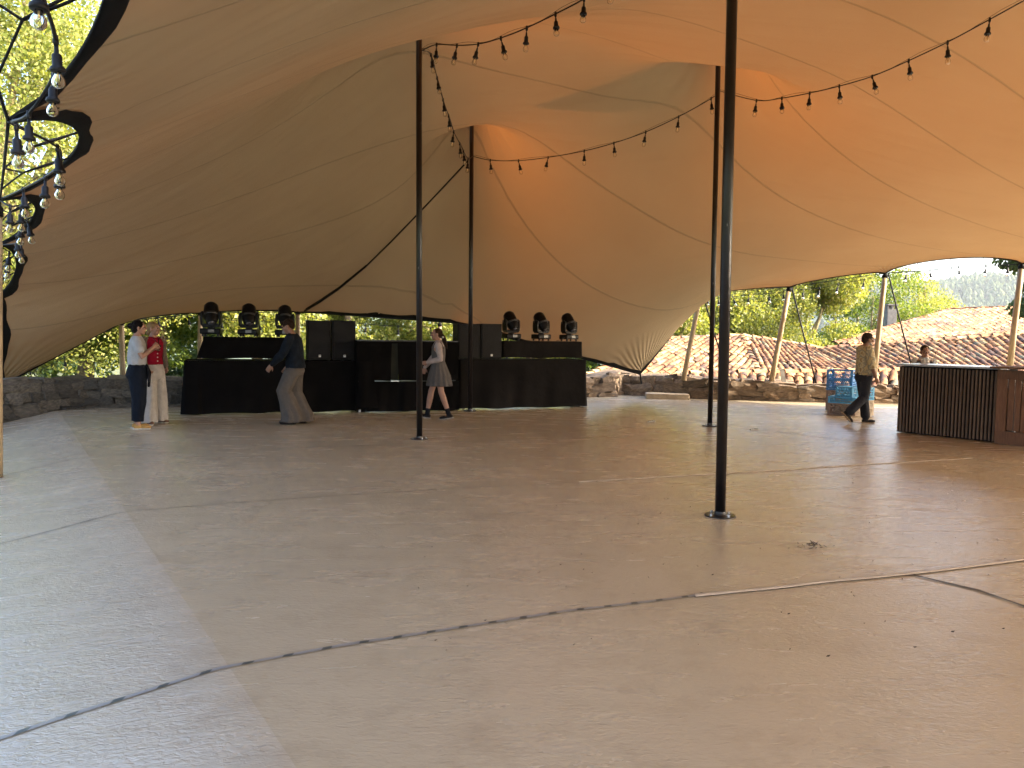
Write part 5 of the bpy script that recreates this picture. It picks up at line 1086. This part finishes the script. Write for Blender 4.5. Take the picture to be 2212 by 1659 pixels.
sh_ = cloth_mat('brown_suede', (0.1152, 0.0612, 0.0432)); shoe(W2, S['anL'] + V3(0, 0, -.005), S['fyL'], sh_, so_); shoe(W2, S['anR'] + V3(0, 0, -.005), S['fyR'], sh_, so_)
place(W2, 333, 915, R(-118), .985)
# --- man in dark blue shirt and wide grey trousers, walking left
Mn = empty('person', label='man in a dark blue shirt and wide grey trousers walking left', cat='person')
S = dict(pelvis=V3(0, 0, .96), chest=V3(0, .01, 1.25), neck=V3(0, .035, 1.45), head=V3(0, .095, 1.565), hyaw=R(0), hpitch=R(-20),
 shL=V3(-.175, .02, 1.385), elL=V3(-.215, .12, 1.13), wrL=V3(-.20, .30, .95), shR=V3(.175, .02, 1.385), elR=V3(.22, .03, 1.12), wrR=V3(.20, .16, .92), pnL=V3(1, 0, 0), pnR=V3(-1, 0, 0), thL=1, thR=-1, hdL=V3(0, .6, -.8),
 hipL=V3(-.085, 0, .91), knL=V3(-.09, .14, .52), anL=V3(-.08, .04, .09), hipR=V3(.085, 0, .91), knR=V3(.09, .02, .49), anR=V3(.085, -.10, .09), fyL=R(3), fyR=R(-4), curl=.3)
bo, P, rot = body(Mn, S, M_SKIN_D)
B = Blob(); B.loft([(V3(0, .02, 1.445), .075, .07), (V3(0, .015, 1.41), .16, .095), (V3(0, .005, 1.36), .19, .125), (V3(0, -.005, 1.22), .185, .14), (V3(0, -.01, 1.05), .18, .145, 0, .03, 6, 0), (V3(0, -.02, .93), .19, .155, 0, .05, 6, .4), (V3(0, -.02, .90), .187, .152, 0, .05, 6, .4)])
for q in 'LR': limb(B, S['sh' + q], S['el' + q] , S['wr' + q] + (S['el' + q] - S['wr' + q]) * .08, (.072, .066, .044))
B.make('shirt', cloth_mat('dark_blue_linen', (0.0072, 0.01008, 0.01512), .9, var=.3), Mn, .010, 3, .007, 11)
B = Blob(); B.loft([(V3(0, -.01, .97), .15, .125), (V3(0, -.01, .86), .178, .155), (V3(0, 0, .78), .17, .14)])
for q, kn, an in ((-1, S['knL'], S['anL']), (1, S['knR'], S['anR'])): B.loft([(V3(q * .08, 0, .87), .10, .135), (V3(q * .088, kn.y * .55, .68), .10, .125, 0, .03, 5, 0), (kn + V3(0, 0, .02), .105, .12, 0, .05, 5, .5), (kn.lerp(an, .4) + V3(0, -.02, 0), .112, .135, 0, .07, 5, 1), (V3(an.x, an.y - .02, .14), .125, .16, 0, .09, 6, 1.5), (V3(an.x, an.y - .01, .035), .13, .17, 0, .1, 6, 2)])
B.make('trousers', cloth_mat('grey_wide_trousers', (0.072, 0.06192, 0.054), .8), Mn, .011, 3, .008, 8)
B = Blob(); B.ell(P(0, -.018, .035), (.083, .098, .082), rot).ell(P(0, -.06, -.01), (.068, .05, .06), rot).ell(P(0, .05, .075), (.06, .045, .03), rot); B.make('hair', M_BRN, Mn, .009, 2, .008, 45)
sd_ = cloth_mat('black_leather', (0.00864, 0.0072, 0.0072), .4); shoe(Mn, S['anL'] + V3(0, 0, -.008), S['fyL'], sd_, sd_); shoe(Mn, S['anR'] + V3(0, 0, -.008), S['fyR'], sd_, sd_)
place(Mn, 636, 916, R(90), 1.02)
# --- girl in grey pleated pinafore, walking left
Gi = empty('person', label='girl in a grey pleated pinafore and white blouse walking left', cat='person')
S = dict(pelvis=V3(0, 0, .95), chest=V3(0, 0, 1.23), neck=V3(0, .0, 1.43), head=V3(0, .035, 1.55), hyaw=R(0), hpitch=0,
 shL=V3(-.155, 0, 1.365), elL=V3(-.19, -.05, 1.10), wrL=V3(-.10, .20, 1.04), shR=V3(.155, 0, 1.365), elR=V3(.19, .10, 1.13), wrR=V3(.12, .26, .93), pnL=V3(1, 0, 0), pnR=V3(-1, 0, 0), thL=1, thR=-1, hdR=V3(-.1, .15, -1),
 hipL=V3(-.08, 0, .9), knL=V3(-.085, -.06, .5), anL=V3(-.085, -.20, .105), hipR=V3(.08, 0, .9), knR=V3(.08, .13, .5), anR=V3(.08, .20, .09), fyL=R(0), fyR=R(0), curl=.5, fpL=R(-8), hs=1.02)
bo, P, rot = body(Gi, S, M_SKIN)
B = Blob(); B.loft([(V3(0, 0, 1.435), .062, .058), (V3(0, 0, 1.39), .15, .08), (V3(0, 0, 1.34), .165, .105), (V3(0, 0, 1.2), .15, .115), (V3(0, 0, 1.05), .13, .105)])
for q in 'LR': limb(B, S['sh' + q], S['el' + q], S['wr' + q] + (S['el' + q] - S['wr' + q]) * .05, (.06, .052, .036))
B.ell(V3(0, 0, 1.43), (.075, .068, .018)); B.make('blouse', cloth_mat('pale_pink_blouse', (0.288, 0.2448, 0.234)), Gi, .010, 3, .004, 12)
B = Blob(); B.loft([(V3(0, 0, 1.33), .13, .122), (V3(0, 0, 1.2), .155, .128), (V3(0, 0, 1.06), .148, .118), (V3(0, -.01, .96), .168, .148, 0, .025, 14, 0), (V3(0, -.02, .80), .20, .20, 0, .045, 14, 0), (V3(0, -.02, .62), .225, .235, 0, .06, 14, 0), (V3(0, -.02, .605), .222, .232, 0, .06, 14, 0)], 84)
for q in (-1, 1): B.cap([V3(q * .09, .095, 1.30), V3(q * .10, .05, 1.39), V3(q * .10, -.04, 1.395), V3(q * .09, -.09, 1.30)], [.022, .02, .02, .022])
B.make('pinafore', cloth_mat('grey_wool', (0.0756, 0.0684, 0.0648), .9), Gi, .009, 1)
B = Blob(); B.ell(P(0, -.02, .03), (.081, .094, .084), rot).ell(P(0, -.055, -.01), (.068, .052, .065), rot); B.cap([P(0, -.10, -.02), P(0, -.13, -.08), P(0, -.16, -.17), P(0, -.19, -.25)], [.035, .045, .034, .012]); B.make('hair', M_BRN, Gi, .009, 2, .004, 40)
b = Blob(); b.ell(P(-.035, -.115, -.05), (.025, .02, .02)); b.m.build('hair_bow', so_, Gi, smooth=True)
so_g = cloth_mat('grey_sole', (0.252, 0.2376, 0.2232)); dk_ = cloth_mat('black_sock', (0.00864, 0.00864, 0.01152))
for q in 'LR':
    B = Blob(); a_ = S['an' + q]; k_ = S['kn' + q]; B.cap([a_ + V3(0, 0, -.02), a_.lerp(k_, .22)], [.043, .046]); B.make('sock', dk_, Gi, .008, 2)
shoe(Gi, S['anL'] + V3(0, 0, -.012), 0, sd_, so_g, pitch=R(-8)); shoe(Gi, S['anR'] + V3(0, 0, -.005), 0, sd_, so_g, pitch=R(8))
place(Gi, 946, 905, R(93), .985 * .985)
# --- bearded man in patterned shirt, walking right
Be = empty('person', label='bearded man in a patterned yellow shirt walking right past the crates', cat='person')
S = dict(pelvis=V3(0, 0, .94), chest=V3(0, -.01, 1.23), neck=V3(0, .0, 1.43), head=V3(0, .05, 1.545), hyaw=R(-4), hpitch=R(-6),
 shL=V3(-.18, 0, 1.36), elL=V3(-.22, .02, 1.09), wrL=V3(-.2, .20, .93), shR=V3(.18, -.01, 1.36), elR=V3(.235, .02, 1.08), wrR=V3(.22, .12, .85), pnL=V3(1, 0, 0), pnR=V3(-1, 0, 0), thL=1, thR=-1,
 hipL=V3(-.085, 0, .89), knL=V3(-.09, .05, .49), anL=V3(-.085, .10, .095), hipR=V3(.085, 0, .89), knR=V3(.09, -.02, .49), anR=V3(.085, -.30, .20), fyL=R(0), fyR=R(0), fpR=R(-48), curl=.45)
bo, P, rot = body(Be, S, M_SKIN_D)
def print_mat():
    m, nt, p, o = material('patterned_cotton'); L = nt.links; tc = node(nt, 'ShaderNodeTexCoord'); v = node(nt, 'ShaderNodeTexVoronoi'); v.inputs['Scale'].default_value = 10; n = node(nt, 'ShaderNodeTexNoise'); n.inputs['Scale'].default_value = 16; n.inputs['Detail'].default_value = 3
    L.new(tc.outputs['Object'], n.inputs[0]); ad = node(nt, 'ShaderNodeVectorMath', operation='MULTIPLY_ADD'); ad.inputs[1].default_value = (.12, .12, .12); L.new(n.outputs['Color'], ad.inputs[0]); L.new(tc.outputs['Object'], ad.inputs[2]); L.new(ad.outputs[0], v.inputs[0])
    r = ramp(nt, v.outputs['Distance'], [(.0, (.16, .10, .05)), (.28, (.34, .24, .11)), (.40, (.52, .44, .26)), (.62, (.18, .17, .13)), (.8, (.45, .34, .16))]); L.new(r.outputs[0], p.inputs['Base Color']); p.inputs['Roughness'].default_value = .85; return m
B = Blob(); B.loft([(V3(0, 0, 1.43), .07, .065), (V3(0, -.01, 1.395), .165, .095), (V3(0, 0, 1.34), .195, .13), (V3(0, .02, 1.2), .19, .16), (V3(0, .035, 1.06), .19, .175, 0, .02, 6, 0), (V3(0, .03, .93), .195, .175, 0, .04, 6, .4), (V3(0, .03, .895), .19, .172, 0, .04, 6, .4)])
for q in 'LR': B.cap([S['sh' + q], S['sh' + q].lerp(S['el' + q], .6), S['sh' + q].lerp(S['el' + q], 1.0) + V3(0, .01, -.01)], [.078, .07, .066])
B.make('shirt', print_mat(), Be, .010, 3, .007, 11)
B = Blob(); B.loft([(V3(0, .01, .97), .15, .135), (V3(0, 0, .86), .172, .155), (V3(0, 0, .78), .16, .135)])
for kn, an, q in ((S['knL'], S['anL'], -1), (S['knR'], S['anR'], 1)): B.cap([V3(q * .08, 0, .84), V3(q * .085, 0, .84).lerp(kn, .6), kn, kn.lerp(an, .5), an + (kn - an) * .1], [.10, .094, .084, .082, .080])
B.make('trousers', cloth_mat('charcoal_trousers', (0.0252, 0.02592, 0.03024), .8), Be, .010, 3, .006, 9)
B = Blob(); B.ell(P(0, -.022, .04), (.088, .098, .085), rot).ell(P(0, -.06, -.02), (.074, .055, .07), rot); B.make('hair', M_GREYH, Be, .009, 2, .012, 40)
B = Blob(); B.ell(P(0, .05, -.088), (.042, .036, .03), rot).ell(P(0, .022, -.07), (.058, .045, .035), rot); B.make('beard', cloth_mat('white_beard', (0.2736, 0.2448, 0.216), .9), Be, .008, 2, .005, 50)
snk = cloth_mat('dark_canvas', (0.0216, 0.01872, 0.01728)); tso = cloth_mat('tan_sole', (0.2592, 0.1872, 0.1152)); shoe(Be, S['anL'] + V3(0, 0, -.012), 0, snk, tso); shoe(Be, S['anR'] + V3(0, 0, .0), 0, snk, tso, pitch=R(-48))
place(Be, 1862, 915, R(-90), .985)
# --- bartender behind the striped bar
Ki = empty('person', label='young bartender in a grey waistcoat with a white bow collar behind the striped bar', cat='person')
S = dict(pelvis=V3(0, 0, .80), chest=V3(0, 0, 1.04), neck=V3(0, .0, 1.22), head=V3(0, .03, 1.325), hyaw=R(0), hpitch=R(-6),
 shL=V3(-.15, 0, 1.155), elL=V3(-.18, .02, .92), wrL=V3(-.10, .20, .85), shR=V3(.15, 0, 1.155), elR=V3(.18, .02, .92), wrR=V3(.10, .20, .85), pnL=V3(0, 0, -1), pnR=V3(0, 0, -1), thL=1, thR=-1,
 hipL=V3(-.08, 0, .76), knL=V3(-.085, 0, .42), anL=V3(-.085, 0, .085), hipR=V3(.08, 0, .76), knR=V3(.085, 0, .42), anR=V3(.085, 0, .085), fyL=0, fyR=0, hs=.97)
bo, P, rot = body(Ki, S, M_SKIN)
B = Blob(); B.loft([(V3(0, 0, 1.22), .06, .056), (V3(0, 0, 1.18), .14, .08), (V3(0, 0, 1.13), .158, .105), (V3(0, 0, 1.0), .145, .11), (V3(0, 0, .85), .135, .10)])
for q in 'LR': limb(B, S['sh' + q], S['el' + q], S['wr' + q], (.060, .052, .038))
for q in (-1, 1): B.ell(V3(q * .03, .07, 1.20), (.045, .025, .022), Matrix.Rotation(q * .5, 3, 'Y')); B.cap([V3(q * .02, .085, 1.17), V3(q * .035, .115, 1.10)], [.018, .022])
B.ell(V3(0, .01, 1.215), (.07, .066, .022)); B.make('blouse', cloth_mat('white_shirt', (0.4464, 0.432, 0.4032)), Ki, .009, 2, .004, 12)
B = Blob()
for q in (-1, 1): B.loft([(V3(q * .095, 0, 1.165), .032, .085), (V3(q * .10, .0, 1.12), .055, .116), (V3(q * .085, 0, 1.0), .075, .12), (V3(q * .08, 0, .83), .075, .115)])
B.make('waistcoat', cloth_mat('grey_waistcoat', (0.072, 0.0684, 0.0684)), Ki, .009, 2)
B = Blob(); B.loft([(V3(0, 0, .86), .14, .11), (V3(0, 0, .76), .16, .13), (V3(0, 0, .70), .15, .12)])
for q in (-1, 1): B.loft([(V3(q * .08, 0, .76), .09, .11), (V3(q * .085, 0, .4), .075, .085), (V3(q * .085, 0, .09), .065, .075)])
B.make('trousers', cloth_mat('black_trousers', (0.00864, 0.00864, 0.00936)), Ki, .012, 2)
B = Blob(); B.ell(P(0, -.022, .036), (.080, .092, .082), rot).ell(P(0, -.06, -.01), (.066, .048, .06), rot); B.make('hair', M_BRN, Ki, .009, 2, .005, 40)
for q in 'LR': shoe(Ki, S['an' + q] + V3(0, 0, -.005), 0, sd_, sd_)
kp_ = at(1996, 790, 13.7); Ki.location = (kp_.x, kp_.y, .002); Ki.rotation_euler = (0, 0, R(180 - 14)); Ki.scale = (.995,) * 3
